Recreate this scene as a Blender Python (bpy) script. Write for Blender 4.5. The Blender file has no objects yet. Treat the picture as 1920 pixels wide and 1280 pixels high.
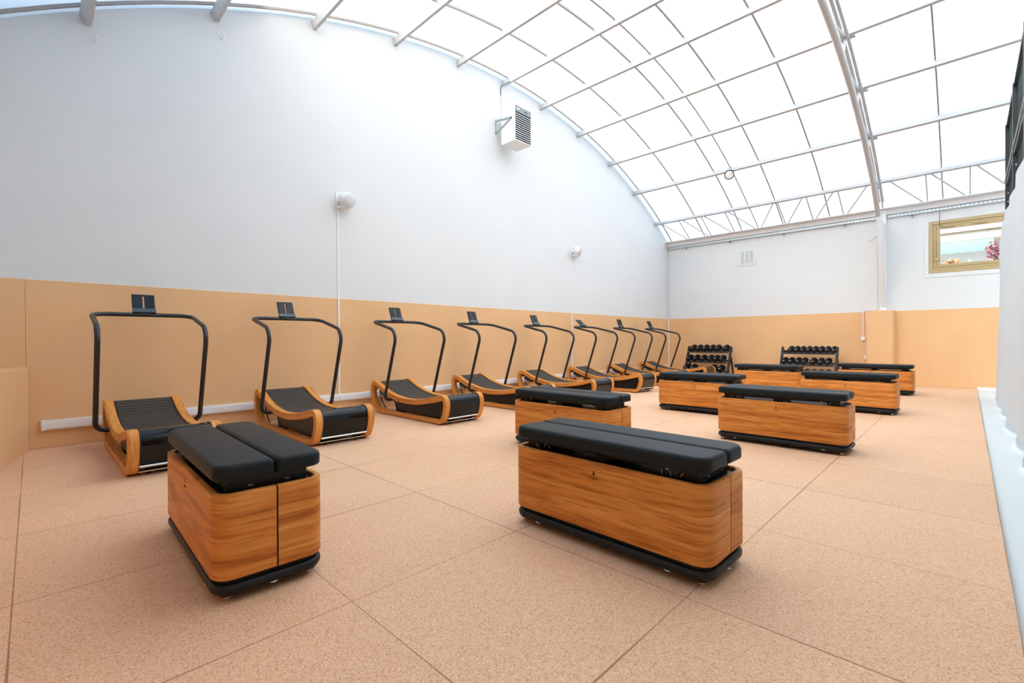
import bpy, bmesh, math, random
from mathutils import Vector, Matrix, Quaternion

random.seed(7)
PI = math.pi
S = bpy.context.scene
COL = S.collection

# ------------------------------------------------------------------ camera
F_PX, CX, CY = 876.84, 960.0, 640.0
YAW, PITCH, ROLL, CAM_H = 0.798285, -0.003561, -0.004611, 1.15
fwd = Vector((math.sin(YAW) * math.cos(PITCH), math.cos(YAW) * math.cos(PITCH), math.sin(PITCH)))
rgt = Vector((math.cos(YAW), -math.sin(YAW), 0.0))
upv = rgt.cross(fwd)
r2 = math.cos(ROLL) * rgt + math.sin(ROLL) * upv
u2 = -math.sin(ROLL) * rgt + math.cos(ROLL) * upv
cam_data = bpy.data.cameras.new('camera')
cam_data.sensor_fit = 'HORIZONTAL'
cam_data.sensor_width = 36.0
cam_data.lens = F_PX / 1920.0 * 36.0
cam_data.clip_start = 0.02
cam_data.clip_end = 400.0
cam = bpy.data.objects.new('camera', cam_data)
COL.objects.link(cam)
m = Matrix.Identity(4)
for i in range(3):
    m[i][0], m[i][1], m[i][2] = r2[i], u2[i], -fwd[i]
m[0][3], m[1][3], m[2][3] = 0.0, 0.0, CAM_H
cam.matrix_world = m
S.camera = cam

# ------------------------------------------------------------------ sky, sun, exposure
world = bpy.data.worlds.new('sky')
S.world = world
world.use_nodes = True
wn = world.node_tree
wn.nodes.clear()
w_out = wn.nodes.new('ShaderNodeOutputWorld')
w_bg = wn.nodes.new('ShaderNodeBackground')
w_sky = wn.nodes.new('ShaderNodeTexSky')
w_sky.sky_type = 'NISHITA'
w_sky.sun_disc = False
w_sky.sun_elevation = math.radians(50)
w_sky.sun_rotation = math.radians(-55)
w_sky.air_density = 1.0
w_sky.dust_density = 1.5
w_bg.inputs['Strength'].default_value = 0.85
wn.links.new(w_sky.outputs[0], w_bg.inputs[0])
wn.links.new(w_bg.outputs[0], w_out.inputs[0])

SUN_DIR = Vector((-0.66, 0.27, 0.70)).normalized()      # towards the sun
sun_data = bpy.data.lights.new('sun', 'SUN')
sun_data.energy = 8.6
sun_data.angle = math.radians(1.2)
sun_data.color = (1.0, 0.91, 0.79)
sun = bpy.data.objects.new('sun', sun_data)
COL.objects.link(sun)
sun.rotation_mode = 'QUATERNION'
sun.rotation_quaternion = SUN_DIR.to_track_quat('Z', 'Y')
sun.location = SUN_DIR * 60

S.view_settings.view_transform = 'Standard'
S.view_settings.look = 'None'
S.view_settings.exposure = 0.06
S.view_settings.gamma = 1.0
S.view_settings.use_curve_mapping = False
S.cycles.use_denoising = True
S.cycles.max_bounces = 14
S.cycles.diffuse_bounces = 8
S.cycles.glossy_bounces = 4
S.cycles.transmission_bounces = 6
S.cycles.transparent_max_bounces = 8
S.cycles.sample_clamp_indirect = 6.0

# ------------------------------------------------------------------ materials
def nodes(name):
    mt = bpy.data.materials.new(name)
    mt.use_nodes = True
    nt = mt.node_tree
    return mt, nt, nt.nodes['Principled BSDF']

def L(nt, a, b):
    nt.links.new(a, b)

def simple(name, col, rough=0.5, metal=0.0, spec=0.5, bump=0.0, bscale=200.0, coat=0.0):
    mt, nt, b = nodes(name)
    b.inputs['Base Color'].default_value = (*col, 1)
    b.inputs['Roughness'].default_value = rough
    b.inputs['Metallic'].default_value = metal
    b.inputs['Specular IOR Level'].default_value = spec
    b.inputs['Coat Weight'].default_value = coat
    if bump:
        tc = nt.nodes.new('ShaderNodeTexCoord')
        n = nt.nodes.new('ShaderNodeTexNoise')
        n.inputs['Scale'].default_value = bscale
        n.inputs['Detail'].default_value = 4
        L(nt, tc.outputs['Object'], n.inputs['Vector'])
        bp = nt.nodes.new('ShaderNodeBump')
        bp.inputs['Strength'].default_value = bump
        bp.inputs['Distance'].default_value = 0.004
        L(nt, n.outputs['Fac'], bp.inputs['Height'])
        L(nt, bp.outputs[0], b.inputs['Normal'])
    return mt

def ramp(nt, stops, src):
    r = nt.nodes.new('ShaderNodeValToRGB')
    e = r.color_ramp.elements
    while len(e) < len(stops):
        e.new(0.5)
    for k, (p, c) in enumerate(stops):
        e[k].position = p
        e[k].color = (*c, 1) if len(c) == 3 else c
    L(nt, src, r.inputs['Fac'])
    return r

def math_node(nt, op, a, b=None, c=None):
    n = nt.nodes.new('ShaderNodeMath')
    n.operation = op
    for k, v in enumerate((a, b, c)):
        if v is None:
            continue
        if isinstance(v, (int, float)):
            n.inputs[k].default_value = v
        else:
            L(nt, v, n.inputs[k])
    return n.outputs[0]

def mix_col(nt, fac, a, b, blend='MIX'):
    n = nt.nodes.new('ShaderNodeMix')
    n.data_type = 'RGBA'
    n.blend_type = blend
    for sock, v in ((n.inputs[0], fac), (n.inputs[6], a), (n.inputs[7], b)):
        if isinstance(v, (int, float)):
            sock.default_value = v
        elif isinstance(v, tuple):
            sock.default_value = (*v, 1)
        else:
            L(nt, v, sock)
    return n.outputs[2]

def wood(name, dark, mid, light, stretch, use_uv=False, rough=0.42):
    """straight-grained oak; `stretch` scales the coordinates so the grain runs along the small ones"""
    mt, nt, b = nodes(name)
    tc = nt.nodes.new('ShaderNodeTexCoord')
    oi = nt.nodes.new('ShaderNodeObjectInfo')
    mp = nt.nodes.new('ShaderNodeMapping')
    mp.inputs['Scale'].default_value = stretch
    L(nt, tc.outputs['UV' if use_uv else 'Object'], mp.inputs['Vector'])
    off = nt.nodes.new('ShaderNodeCombineXYZ')
    for k in range(3):
        L(nt, math_node(nt, 'MULTIPLY', oi.outputs['Random'], 37.0 + 11 * k), off.inputs[k])
    L(nt, off.outputs[0], mp.inputs['Location'])
    n1 = nt.nodes.new('ShaderNodeTexNoise')
    n1.inputs['Scale'].default_value = 1.0
    n1.inputs['Detail'].default_value = 6
    n1.inputs['Roughness'].default_value = 0.62
    n1.inputs['Distortion'].default_value = 0.7
    L(nt, mp.outputs[0], n1.inputs['Vector'])
    n2 = nt.nodes.new('ShaderNodeTexNoise')
    n2.inputs['Scale'].default_value = 5.5
    n2.inputs['Detail'].default_value = 3
    n2.inputs['Distortion'].default_value = 0.4
    L(nt, mp.outputs[0], n2.inputs['Vector'])
    r1 = ramp(nt, [(0.30, dark), (0.48, mid), (0.70, light)], n1.outputs['Fac'])
    r2_ = ramp(nt, [(0.36, (0.66, 0.58, 0.50)), (0.52, (1, 1, 1))], n2.outputs['Fac'])
    c = mix_col(nt, 0.75, r1.outputs[0], r2_.outputs[0], 'MULTIPLY')
    L(nt, c, b.inputs['Base Color'])
    b.inputs['Roughness'].default_value = rough
    b.inputs['Specular IOR Level'].default_value = 0.22
    bp = nt.nodes.new('ShaderNodeBump')
    bp.inputs['Strength'].default_value = 0.08
    bp.inputs['Distance'].default_value = 0.002
    L(nt, n2.outputs['Fac'], bp.inputs['Height'])
    L(nt, bp.outputs[0], b.inputs['Normal'])
    return mt

def plaster(name, col, var=0.06, bump=0.35, scale=40.0):
    mt, nt, b = nodes(name)
    tc = nt.nodes.new('ShaderNodeTexCoord')
    n = nt.nodes.new('ShaderNodeTexNoise')
    n.inputs['Scale'].default_value = 1.3
    n.inputs['Detail'].default_value = 5
    L(nt, tc.outputs['Object'], n.inputs['Vector'])
    d = tuple(c * (1 - var) for c in col)
    r = ramp(nt, [(0.35, d), (0.65, col)], n.outputs['Fac'])
    L(nt, r.outputs[0], b.inputs['Base Color'])
    b.inputs['Roughness'].default_value = 0.75
    b.inputs['Specular IOR Level'].default_value = 0.25
    f = nt.nodes.new('ShaderNodeTexNoise')
    f.inputs['Scale'].default_value = scale
    f.inputs['Detail'].default_value = 6
    L(nt, tc.outputs['Object'], f.inputs['Vector'])
    g = nt.nodes.new('ShaderNodeTexNoise')
    g.inputs['Scale'].default_value = 3.0
    g.inputs['Detail'].default_value = 8
    g.inputs['Roughness'].default_value = 0.7
    L(nt, tc.outputs['Object'], g.inputs['Vector'])
    h = math_node(nt, 'ADD', f.outputs['Fac'], math_node(nt, 'MULTIPLY', g.outputs['Fac'], 1.5))
    bp = nt.nodes.new('ShaderNodeBump')
    bp.inputs['Strength'].default_value = bump
    bp.inputs['Distance'].default_value = 0.006
    L(nt, h, bp.inputs['Height'])
    L(nt, bp.outputs[0], b.inputs['Normal'])
    return mt

TILE, TX0, TY0 = 1.046, -0.068, -0.147

def cork_floor():
    mt, nt, b = nodes('cork_rubber_tiles')
    tc = nt.nodes.new('ShaderNodeTexCoord')
    sep = nt.nodes.new('ShaderNodeSeparateXYZ')
    L(nt, tc.outputs['Object'], sep.inputs[0])
    # speckle
    n1 = nt.nodes.new('ShaderNodeTexVoronoi')
    n1.inputs['Scale'].default_value = 210.0
    L(nt, tc.outputs['Object'], n1.inputs['Vector'])
    bw = nt.nodes.new('ShaderNodeRGBToBW')
    L(nt, n1.outputs['Color'], bw.inputs[0])
    r1 = ramp(nt, [(0.12, (0.52, 0.285, 0.155)), (0.32, (0.72, 0.435, 0.265)), (0.68, (0.77, 0.480, 0.300)),
                   (0.92, (0.86, 0.62, 0.44))], bw.outputs[0])
    n3 = nt.nodes.new('ShaderNodeTexNoise')
    n3.inputs['Scale'].default_value = 0.9
    n3.inputs['Detail'].default_value = 3
    L(nt, tc.outputs['Object'], n3.inputs['Vector'])
    r3 = ramp(nt, [(0.3, (0.93, 0.92, 0.91)), (0.7, (1, 1, 1))], n3.outputs['Fac'])
    c = mix_col(nt, 1.0, r1.outputs[0], r3.outputs[0], 'MULTIPLY')
    # each tile a slightly different tone
    ix = math_node(nt, 'FLOOR', math_node(nt, 'DIVIDE', math_node(nt, 'SUBTRACT', sep.outputs[0], TX0), TILE))
    iy = math_node(nt, 'FLOOR', math_node(nt, 'DIVIDE', math_node(nt, 'SUBTRACT', sep.outputs[1], TY0), TILE))
    cb = nt.nodes.new('ShaderNodeCombineXYZ')
    L(nt, ix, cb.inputs[0])
    L(nt, iy, cb.inputs[1])
    wnz = nt.nodes.new('ShaderNodeTexWhiteNoise')
    L(nt, cb.outputs[0], wnz.inputs['Vector'])
    rt = ramp(nt, [(0.0, (0.955, 0.95, 0.945)), (1.0, (1, 1, 1))], wnz.outputs['Value'])
    c = mix_col(nt, 1.0, c, rt.outputs[0], 'MULTIPLY')
    # seams, some tighter than others
    def seam(out, o):
        q = math_node(nt, 'DIVIDE', math_node(nt, 'SUBTRACT', out, o), TILE)
        fr = math_node(nt, 'ABSOLUTE', math_node(nt, 'SUBTRACT', math_node(nt, 'FRACT', math_node(nt, 'ADD', q, 0.5)), 0.5))
        return math_node(nt, 'MULTIPLY', fr, TILE)
    wob = nt.nodes.new('ShaderNodeTexNoise')
    wob.inputs['Scale'].default_value = 0.8
    wob.inputs['Detail'].default_value = 1
    L(nt, tc.outputs['Object'], wob.inputs['Vector'])
    width = nt.nodes.new('ShaderNodeMapRange')
    width.inputs[1].default_value = 0.38
    width.inputs[2].default_value = 0.66
    width.inputs[3].default_value = 0.0016
    width.inputs[4].default_value = 0.0050
    L(nt, wob.outputs['Fac'], width.inputs[0])
    sx = math_node(nt, 'LESS_THAN', seam(sep.outputs[0], TX0), width.outputs[0])
    sy = math_node(nt, 'LESS_THAN', seam(sep.outputs[1], TY0), width.outputs[0])
    sm = math_node(nt, 'MAXIMUM', sx, sy)
    c = mix_col(nt, math_node(nt, 'MULTIPLY', sm, 0.75), c, (0.26, 0.105, 0.045))
    L(nt, c, b.inputs['Base Color'])
    b.inputs['Roughness'].default_value = 0.65
    b.inputs['Specular IOR Level'].default_value = 0.25
    n2 = nt.nodes.new('ShaderNodeTexNoise')
    n2.inputs['Scale'].default_value = 240.0
    n2.inputs['Detail'].default_value = 3
    L(nt, tc.outputs['Object'], n2.inputs['Vector'])
    h = math_node(nt, 'SUBTRACT', n2.outputs['Fac'], math_node(nt, 'MULTIPLY', sm, 2.0))
    bp = nt.nodes.new('ShaderNodeBump')
    bp.inputs['Strength'].default_value = 0.15
    bp.inputs['Distance'].default_value = 0.002
    L(nt, h, bp.inputs['Height'])
    L(nt, bp.outputs[0], b.inputs['Normal'])
    return mt

def roof_sheet():
    mt = bpy.data.materials.new('opal_polycarbonate')
    mt.use_nodes = True
    nt = mt.node_tree
    nt.nodes.clear()
    out = nt.nodes.new('ShaderNodeOutputMaterial')
    tr = nt.nodes.new('ShaderNodeBsdfTranslucent')
    tr.inputs['Color'].default_value = (0.80, 0.835, 0.76, 1)
    df = nt.nodes.new('ShaderNodeBsdfDiffuse')
    df.inputs['Color'].default_value = (0.80, 0.835, 0.76, 1)
    mx = nt.nodes.new('ShaderNodeMixShader')
    mx.inputs[0].default_value = 0.20
    L(nt, tr.outputs[0], mx.inputs[1])
    L(nt, df.outputs[0], mx.inputs[2])
    # light carried straight on through the sheet, strongly blurred
    rf = nt.nodes.new('ShaderNodeBsdfRefraction')
    rf.inputs['Color'].default_value = (0.90, 0.945, 0.905, 1)
    rf.inputs['Roughness'].default_value = 0.9
    rf.inputs['IOR'].default_value = 1.45
    mx2 = nt.nodes.new('ShaderNodeMixShader')
    mx2.inputs[0].default_value = 0.12
    L(nt, mx.outputs[0], mx2.inputs[1])
    L(nt, rf.outputs[0], mx2.inputs[2])
    L(nt, mx2.outputs[0], out.inputs['Surface'])
    return mt

def pane_glass():
    mt = bpy.data.materials.new('window_glass')
    mt.use_nodes = True
    nt = mt.node_tree
    nt.nodes.clear()
    out = nt.nodes.new('ShaderNodeOutputMaterial')
    tp = nt.nodes.new('ShaderNodeBsdfTransparent')
    tp.inputs['Color'].default_value = (0.96, 0.98, 0.97, 1)
    gl = nt.nodes.new('ShaderNodeBsdfGlossy')
    gl.inputs['Roughness'].default_value = 0.02
    fr = nt.nodes.new('ShaderNodeFresnel')
    fr.inputs['IOR'].default_value = 1.45
    mx = nt.nodes.new('ShaderNodeMixShader')
    L(nt, fr.outputs[0], mx.inputs[0])
    L(nt, tp.outputs[0], mx.inputs[1])
    L(nt, gl.outputs[0], mx.inputs[2])
    L(nt, mx.outputs[0], out.inputs['Surface'])
    return mt

def galvanized():
    mt, nt, b = nodes('galvanized_perforated_steel')
    tc = nt.nodes.new('ShaderNodeTexCoord')
    sep = nt.nodes.new('ShaderNodeSeparateXYZ')
    L(nt, tc.outputs['Object'], sep.inputs[0])
    fy = math_node(nt, 'ABSOLUTE', math_node(nt, 'SUBTRACT', math_node(nt, 'FRACT', math_node(nt, 'MULTIPLY', sep.outputs[1], 14.0)), 0.5))
    fz = math_node(nt, 'ABSOLUTE', math_node(nt, 'SUBTRACT', math_node(nt, 'FRACT', math_node(nt, 'MULTIPLY', sep.outputs[2], 38.0)), 0.5))
    hole = math_node(nt, 'MULTIPLY', math_node(nt, 'LESS_THAN', fy, 0.22), math_node(nt, 'LESS_THAN', fz, 0.22))
    c = mix_col(nt, hole, (0.60, 0.66, 0.68), (0.16, 0.19, 0.20))
    L(nt, c, b.inputs['Base Color'])
    b.inputs['Metallic'].default_value = 0.55
    b.inputs['Roughness'].default_value = 0.38
    return mt

M = {
    'floor': cork_floor(),
    'white_floor': simple('white_painted_concrete', (0.60, 0.64, 0.65), 0.5, 0.0, 0.3, bump=0.05, bscale=30),
    'white_plaster': plaster('white_plaster', (0.69, 0.695, 0.69), 0.02, 0.08, 30),
    'tan_plaster': plaster('tan_plaster', (0.77, 0.465, 0.235), 0.05, 0.32, 38),
    'roof': roof_sheet(),
    'steel_white': simple('white_painted_steel', (0.49, 0.48, 0.475), 0.5, 0.0, 0.3),
    'column_white': simple('white_painted_column', (0.74, 0.725, 0.72), 0.5, 0.0, 0.3),
    'bar_grey': simple('grey_glazing_bar', (0.34, 0.315, 0.30), 0.6, 0.0, 0.2),
    'white_plastic': simple('white_plastic', (0.80, 0.80, 0.80), 0.4),
    'speaker_white': simple('white_speaker_shell', (0.78, 0.78, 0.78), 0.45),
    'grille_grey': simple('pale_grey_grille', (0.60, 0.60, 0.61), 0.7, bump=0.2, bscale=400),
    'shell_white': simple('white_sheet_metal', (0.82, 0.83, 0.84), 0.4),
    'dark_grey': simple('dark_grey_panel', (0.23, 0.26, 0.27), 0.5),
    'zinc': simple('zinc_bracket', (0.34, 0.36, 0.36), 0.45, 0.6),
    'galv': galvanized(),
    'beige_alu': simple('beige_lacquered_aluminium', (0.46, 0.34, 0.17), 0.42),
    'glass': pane_glass(),
    'black_steel': simple('matt_black_steel', (0.017, 0.017, 0.017), 0.38, bump=0.05, bscale=500),
    'black_gloss': simple('gloss_black_cover', (0.004, 0.004, 0.005), 0.05, 0.0, 0.35),
    'black_body': simple('black_lacquer', (0.008, 0.008, 0.009), 0.35, 0.0, 0.3),
    'black_base': simple('black_rubber_base', (0.009, 0.010, 0.011), 0.45, 0.0, 0.3),
    'rubber': simple('dark_rubber_slat', (0.055, 0.050, 0.046), 0.55, 0.0, 0.2, bump=0.15, bscale=300),
    'rubber_gap': simple('black_rubber', (0.010, 0.010, 0.010), 0.7),
    'chrome': simple('chrome', (0.78, 0.76, 0.73), 0.14, 1.0),
    'nickel': simple('worn_nickel', (0.66, 0.60, 0.52), 0.3, 0.9),
    'leather': simple('black_leatherette', (0.014, 0.018, 0.020), 0.45, 0.0, 0.12, bump=0.06, bscale=350),
    'oak_bench': wood('oak_veneer', (0.36, 0.100, 0.015), (0.61, 0.212, 0.038), (0.75, 0.325, 0.076), (0.9, 0.9, 15.0)),
    'oak_band': wood('bent_oak', (0.46, 0.160, 0.030), (0.67, 0.270, 0.060), (0.77, 0.36, 0.095), (1.6, 22.0, 1.0), True),
    'ink': simple('black_print', (0.010, 0.006, 0.005), 0.6),
    'screen': simple('dark_glass_pane', (0.010, 0.016, 0.020), 0.12, 0.0, 0.3),
    'ledge': simple('dark_blue_grey_lip', (0.035, 0.050, 0.062), 0.30),
    'curtain': simple('white_curtain_cloth', (0.57, 0.62, 0.65), 0.85, bump=0.1, bscale=250),
    'fence': simple('dark_green_steel', (0.010, 0.018, 0.016), 0.45),
    'rope': simple('pale_rope', (0.75, 0.73, 0.68), 0.7),
    'iron': simple('black_cast_iron', (0.008, 0.008, 0.009), 0.45, 0.0, 0.25),
    'mark_white': simple('white_marking', (0.75, 0.75, 0.72), 0.5),
    'rack': simple('charcoal_powder_coat', (0.016, 0.019, 0.021), 0.5, 0.0, 0.25),
    'vent': simple('pale_grey_plastic', (0.50, 0.51, 0.50), 0.5),
    'lens': simple('cream_lens', (0.78, 0.74, 0.70), 0.35),
    'cream': simple('cream_render', (0.42, 0.35, 0.25), 0.8),
    'awning': simple('green_canvas', (0.15, 0.30, 0.235), 0.8),
    'house_white': simple('white_render', (0.70, 0.74, 0.75), 0.8),
    'brick': simple('outside_wall', (0.55, 0.50, 0.45), 0.9),
    'leaf_red': simple('plum_red_leaves', (0.26, 0.08, 0.10), 0.6),
    'leaf_orange': simple('orange_flowers', (0.55, 0.26, 0.10), 0.6),
    'leaf_green': simple('bright_leaves', (0.45, 0.50, 0.22), 0.6),
    'bark': simple('bark', (0.10, 0.07, 0.05), 0.9),
    'soil': simple('outside_paving', (0.45, 0.42, 0.38), 0.9),
}

# ------------------------------------------------------------------ mesh helpers
class MB:
    """collects geometry for ONE mesh"""
    def __init__(self):
        self.bm = bmesh.new()
        self.uv = self.bm.loops.layers.uv.new('UVMap')

    def box(self, x0, x1, y0, y1, z0, z1, bevel=0.0, seg=2):
        ret = bmesh.ops.create_cube(self.bm, size=1.0)
        vs = ret['verts']
        for v in vs:
            v.co = Vector(((x0 + x1) / 2 + v.co.x * (x1 - x0), (y0 + y1) / 2 + v.co.y * (y1 - y0), (z0 + z1) / 2 + v.co.z * (z1 - z0)))
        if bevel:
            es = list({e for v in vs for e in v.link_edges})
            bmesh.ops.bevel(self.bm, geom=es, offset=bevel, segments=seg, profile=0.5, affect='EDGES')
        return self

    def bar(self, a, b, w, h, up=(0, 0, 1)):
        """rectangular bar from a to b; w across, h along `up`"""
        a, b, up = Vector(a), Vector(b), Vector(up)
        d = (b - a).normalized()
        s = d.cross(up)
        if s.length < 1e-6:
            s = d.cross(Vector((1, 0, 0)))
        s.normalize()
        u = s.cross(d).normalized()
        vs = []
        for p in (a, b):
            for i, j in ((-1, -1), (1, -1), (1, 1), (-1, 1)):
                vs.append(self.bm.verts.new(p + s * (i * w / 2) + u * (j * h / 2)))
        for f in ((0, 1, 2, 3), (7, 6, 5, 4), (0, 4, 5, 1), (1, 5, 6, 2), (2, 6, 7, 3), (3, 7, 4, 0)):
            self.bm.faces.new([vs[k] for k in f])
        return self

    def tube(self, pts, r, n=12, caps=True):
        pts = [Vector(p) for p in pts]
        rings = []
        t0 = (pts[1] - pts[0]).normalized()
        ref = Vector((0, 0, 1)) if abs(t0.z) < 0.9 else Vector((1, 0, 0))
        nrm = (ref - t0 * ref.dot(t0)).normalized()
        for i, p in enumerate(pts):
            if i == 0:
                t = t0
            elif i == len(pts) - 1:
                t = (pts[-1] - pts[-2]).normalized()
            else:
                t = ((pts[i + 1] - p).normalized() + (p - pts[i - 1]).normalized()).normalized()
            nrm = (nrm - t * nrm.dot(t)).normalized()
            bn = t.cross(nrm)
            rings.append([self.bm.verts.new(p + (nrm * math.cos(2 * PI * k / n) + bn * math.sin(2 * PI * k / n)) * r) for k in range(n)])
        for a, b in zip(rings, rings[1:]):
            for k in range(n):
                self.bm.faces.new((a[k], a[(k + 1) % n], b[(k + 1) % n], b[k]))
        if caps:
            self.bm.faces.new(rings[0][::-1])
            self.bm.faces.new(rings[-1])
        return self

    def lathe(self, prof, origin=(0, 0, 0), axis=(0, 0, 1), n=24):
        """prof: (radius, distance along axis)"""
        o, ax = Vector(origin), Vector(axis).normalized()
        ref = Vector((1, 0, 0)) if abs(ax.x) < 0.9 else Vector((0, 1, 0))
        u = (ref - ax * ref.dot(ax)).normalized()
        w = ax.cross(u)
        rings = []
        for r, d in prof:
            if r < 1e-6:
                rings.append([self.bm.verts.new(o + ax * d)])
            else:
                rings.append([self.bm.verts.new(o + ax * d + (u * math.cos(2 * PI * k / n) + w * math.sin(2 * PI * k / n)) * r) for k in range(n)])
        for a, b in zip(rings, rings[1:]):
            for k in range(n):
                k2 = (k + 1) % n
                if len(a) == 1 and len(b) == 1:
                    continue
                if len(a) == 1:
                    self.bm.faces.new((a[0], b[k2], b[k]))
                elif len(b) == 1:
                    self.bm.faces.new((a[k], a[k2], b[0]))
                else:
                    self.bm.faces.new((a[k], a[k2], b[k2], b[k]))
        if len(rings[0]) > 1:
            self.bm.faces.new(rings[0][::-1])
        if len(rings[-1]) > 1:
            self.bm.faces.new(rings[-1])
        return self

    def prism(self, poly, lo, hi, axis='z'):
        """extrude a 2-D polygon; axis z: (x,y), axis x: (y,z), axis y: (x,z)"""
        def P(p, t):
            return {'z': (p[0], p[1], t), 'x': (t, p[0], p[1]), 'y': (p[0], t, p[1])}[axis]
        a = [self.bm.verts.new(P(p, lo)) for p in poly]
        b = [self.bm.verts.new(P(p, hi)) for p in poly]
        n = len(poly)
        for k in range(n):
            self.bm.faces.new((a[k], a[(k + 1) % n], b[(k + 1) % n], b[k]))
        self.bm.faces.new(a[::-1])
        self.bm.faces.new(b)
        return self

    def stack(self, rings, close_ends=True):
        """rings: list of closed loops with the same count"""
        vs = [[self.bm.verts.new(p) for p in r] for r in rings]
        n = len(vs[0])
        for a, b in zip(vs, vs[1:]):
            for k in range(n):
                self.bm.faces.new((a[k], a[(k + 1) % n], b[(k + 1) % n], b[k]))
        if close_ends:
            self.bm.faces.new(vs[0][::-1])
            self.bm.faces.new(vs[-1])
        return self

    def ring_sweep(self, outer, inner, x0, x1, bev=0.004):
        """closed band: outer and inner outlines in (y,z), extruded from x0 to x1, with UVs along the band"""
        n = len(outer)
        acc, tot = [0.0], 0.0
        for k in range(n):
            a, b = outer[k], outer[(k + 1) % n]
            tot += math.hypot(a[0] - b[0], a[1] - b[1])
            acc.append(tot)
        def off(p, q, d):
            l = math.hypot(q[0] - p[0], q[1] - p[1]) or 1
            return (p[0] + (q[0] - p[0]) * d / l, p[1] + (q[1] - p[1]) * d / l)
        prof = []
        for k in range(n):
            o, i = outer[k], inner[k]
            ob, ib = off(o, i, bev), off(i, o, bev)
            prof.append([(x0 + bev, o), (x1 - bev, o), (x1, ob), (x1, ib), (x1 - bev, i), (x0 + bev, i), (x0, ib), (x0, ob)])
        vs = [[self.bm.verts.new((x, p[0], p[1])) for x, p in pr] for pr in prof]
        vc = [0.0]
        for j in range(8):
            (xa, pa), (xb, pb) = prof[0][j], prof[0][(j + 1) % 8]
            vc.append(vc[-1] + math.sqrt((xa - xb) ** 2 + (pa[0] - pb[0]) ** 2 + (pa[1] - pb[1]) ** 2))
        for k in range(n):
            k2 = (k + 1) % n
            for j in range(8):
                j2 = (j + 1) % 8
                f = self.bm.faces.new((vs[k][j], vs[k2][j], vs[k2][j2], vs[k][j2]))
                for lp, uv in zip(f.loops, ((acc[k], vc[j]), (acc[k + 1], vc[j]), (acc[k + 1], vc[j + 1]), (acc[k], vc[j + 1]))):
                    lp[self.uv].uv = uv
        return self

    def xform(self, mat):
        bmesh.ops.transform(self.bm, matrix=mat, verts=self.bm.verts)
        return self

    def build(self, name, mat, parent=None, angle=35, loc=None):
        bm = self.bm
        bmesh.ops.recalc_face_normals(bm, faces=bm.faces)
        me = bpy.data.meshes.new(name)
        bm.to_mesh(me)
        bm.free()
        for p in me.polygons:
            p.use_smooth = True
        me.set_sharp_from_angle(angle=math.radians(angle))
        for mt in (mat if isinstance(mat, (list, tuple)) else [mat]):
            me.materials.append(mt)
        o = bpy.data.objects.new(name, me)
        COL.objects.link(o)
        if parent is not None:
            o.parent = parent
        if loc is not None:
            o.location = loc
        return o

def tag(o, label, cat, group=None):
    o['label'] = label
    o['category'] = cat
    if group:
        o['group'] = group
    return o

def thing(name, label, cat, loc=(0, 0, 0), rz=0.0, group=None):
    o = bpy.data.objects.new(name, None)
    o.empty_display_size = 0.1
    COL.objects.link(o)
    o.location = loc
    o.rotation_euler = (0, 0, rz)
    return tag(o, label, cat, group)

def struct(o):
    o['kind'] = 'structure'
    return o

def dup(root, loc, rz=0.0, label=None, group=None):
    r = root.copy()
    COL.objects.link(r)
    r.location = loc
    r.rotation_euler = (0, 0, rz)
    if label:
        r['label'] = label
    if group:
        r['group'] = group
    def rec(src, dst):
        for ch in list(src.children):
            c = ch.copy()
            COL.objects.link(c)
            c.parent = dst
            rec(ch, c)
    rec(root, r)
    return r

def fillet(pts, radii, n=8):
    """round the corners of a 3-D polyline"""
    pts = [Vector(p) for p in pts]
    out = [pts[0]]
    for i in range(1, len(pts) - 1):
        p, r = pts[i], radii[i]
        a, b = (pts[i - 1] - p), (pts[i + 1] - p)
        la, lb = a.length, b.length
        a.normalize(); b.normalize()
        if r <= 0:
            out.append(p); continue
        ang = a.angle(b)
        t = min(r / math.tan(ang / 2), la * 0.49, lb * 0.49)
        rr = t * math.tan(ang / 2)
        bis = (a + b).normalized()
        c = p + bis * (rr / math.sin(ang / 2))
        s, e = p + a * t - c, p + b * t - c
        tot = s.angle(e)
        ax = s.cross(e).normalized()
        for k in range(n + 1):
            out.append(c + Quaternion(ax, tot * k / n) @ s)
    out.append(pts[-1])
    return out

def rrect(w, l, r, n=8, cx=0.0, cy=0.0, radii=None):
    """rounded rectangle loop, ccw from +x+y corner; radii per corner (++,-+,--,+-)"""
    rr = radii or (r, r, r, r)
    pts = []
    for (sx, sy, a0), q in zip(((1, 1, 0), (-1, 1, 90), (-1, -1, 180), (1, -1, 270)), rr):
        for k in range(n + 1):
            t = math.radians(a0 + 90 * k / n)
            pts.append((cx + sx * (w / 2 - q) + q * math.cos(t), cy + sy * (l / 2 - q) + q * math.sin(t)))
    return pts

def soft_slab(mb, w, l, z0, z1, radii, bev_t, bev_b, cx=0.0, cy=0.0, seg=5, crown=0.0):
    """slab with rounded plan corners and rounded top and bottom edges"""
    rings = []
    def ring(inset, z):
        return [(x, y, z) for x, y in rrect(w - 2 * inset, l - 2 * inset, 0, 8, cx, cy, [max(q - inset, 0.002) for q in radii])]
    for k in range(seg + 1):
        t = math.radians(90 * k / seg)
        rings.append(ring(bev_b * (1 - math.sin(t)), z0 + bev_b * (1 - math.cos(t))))
    for k in range(seg + 1):
        t = math.radians(90 * k / seg)
        rings.append(ring(bev_t * (1 - math.cos(t)), z1 - bev_t * (1 - math.sin(t))))
    if crown:
        rings.append(ring(bev_t + 0.03, z1 + crown))
    mb.stack(rings)
    return mb

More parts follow.
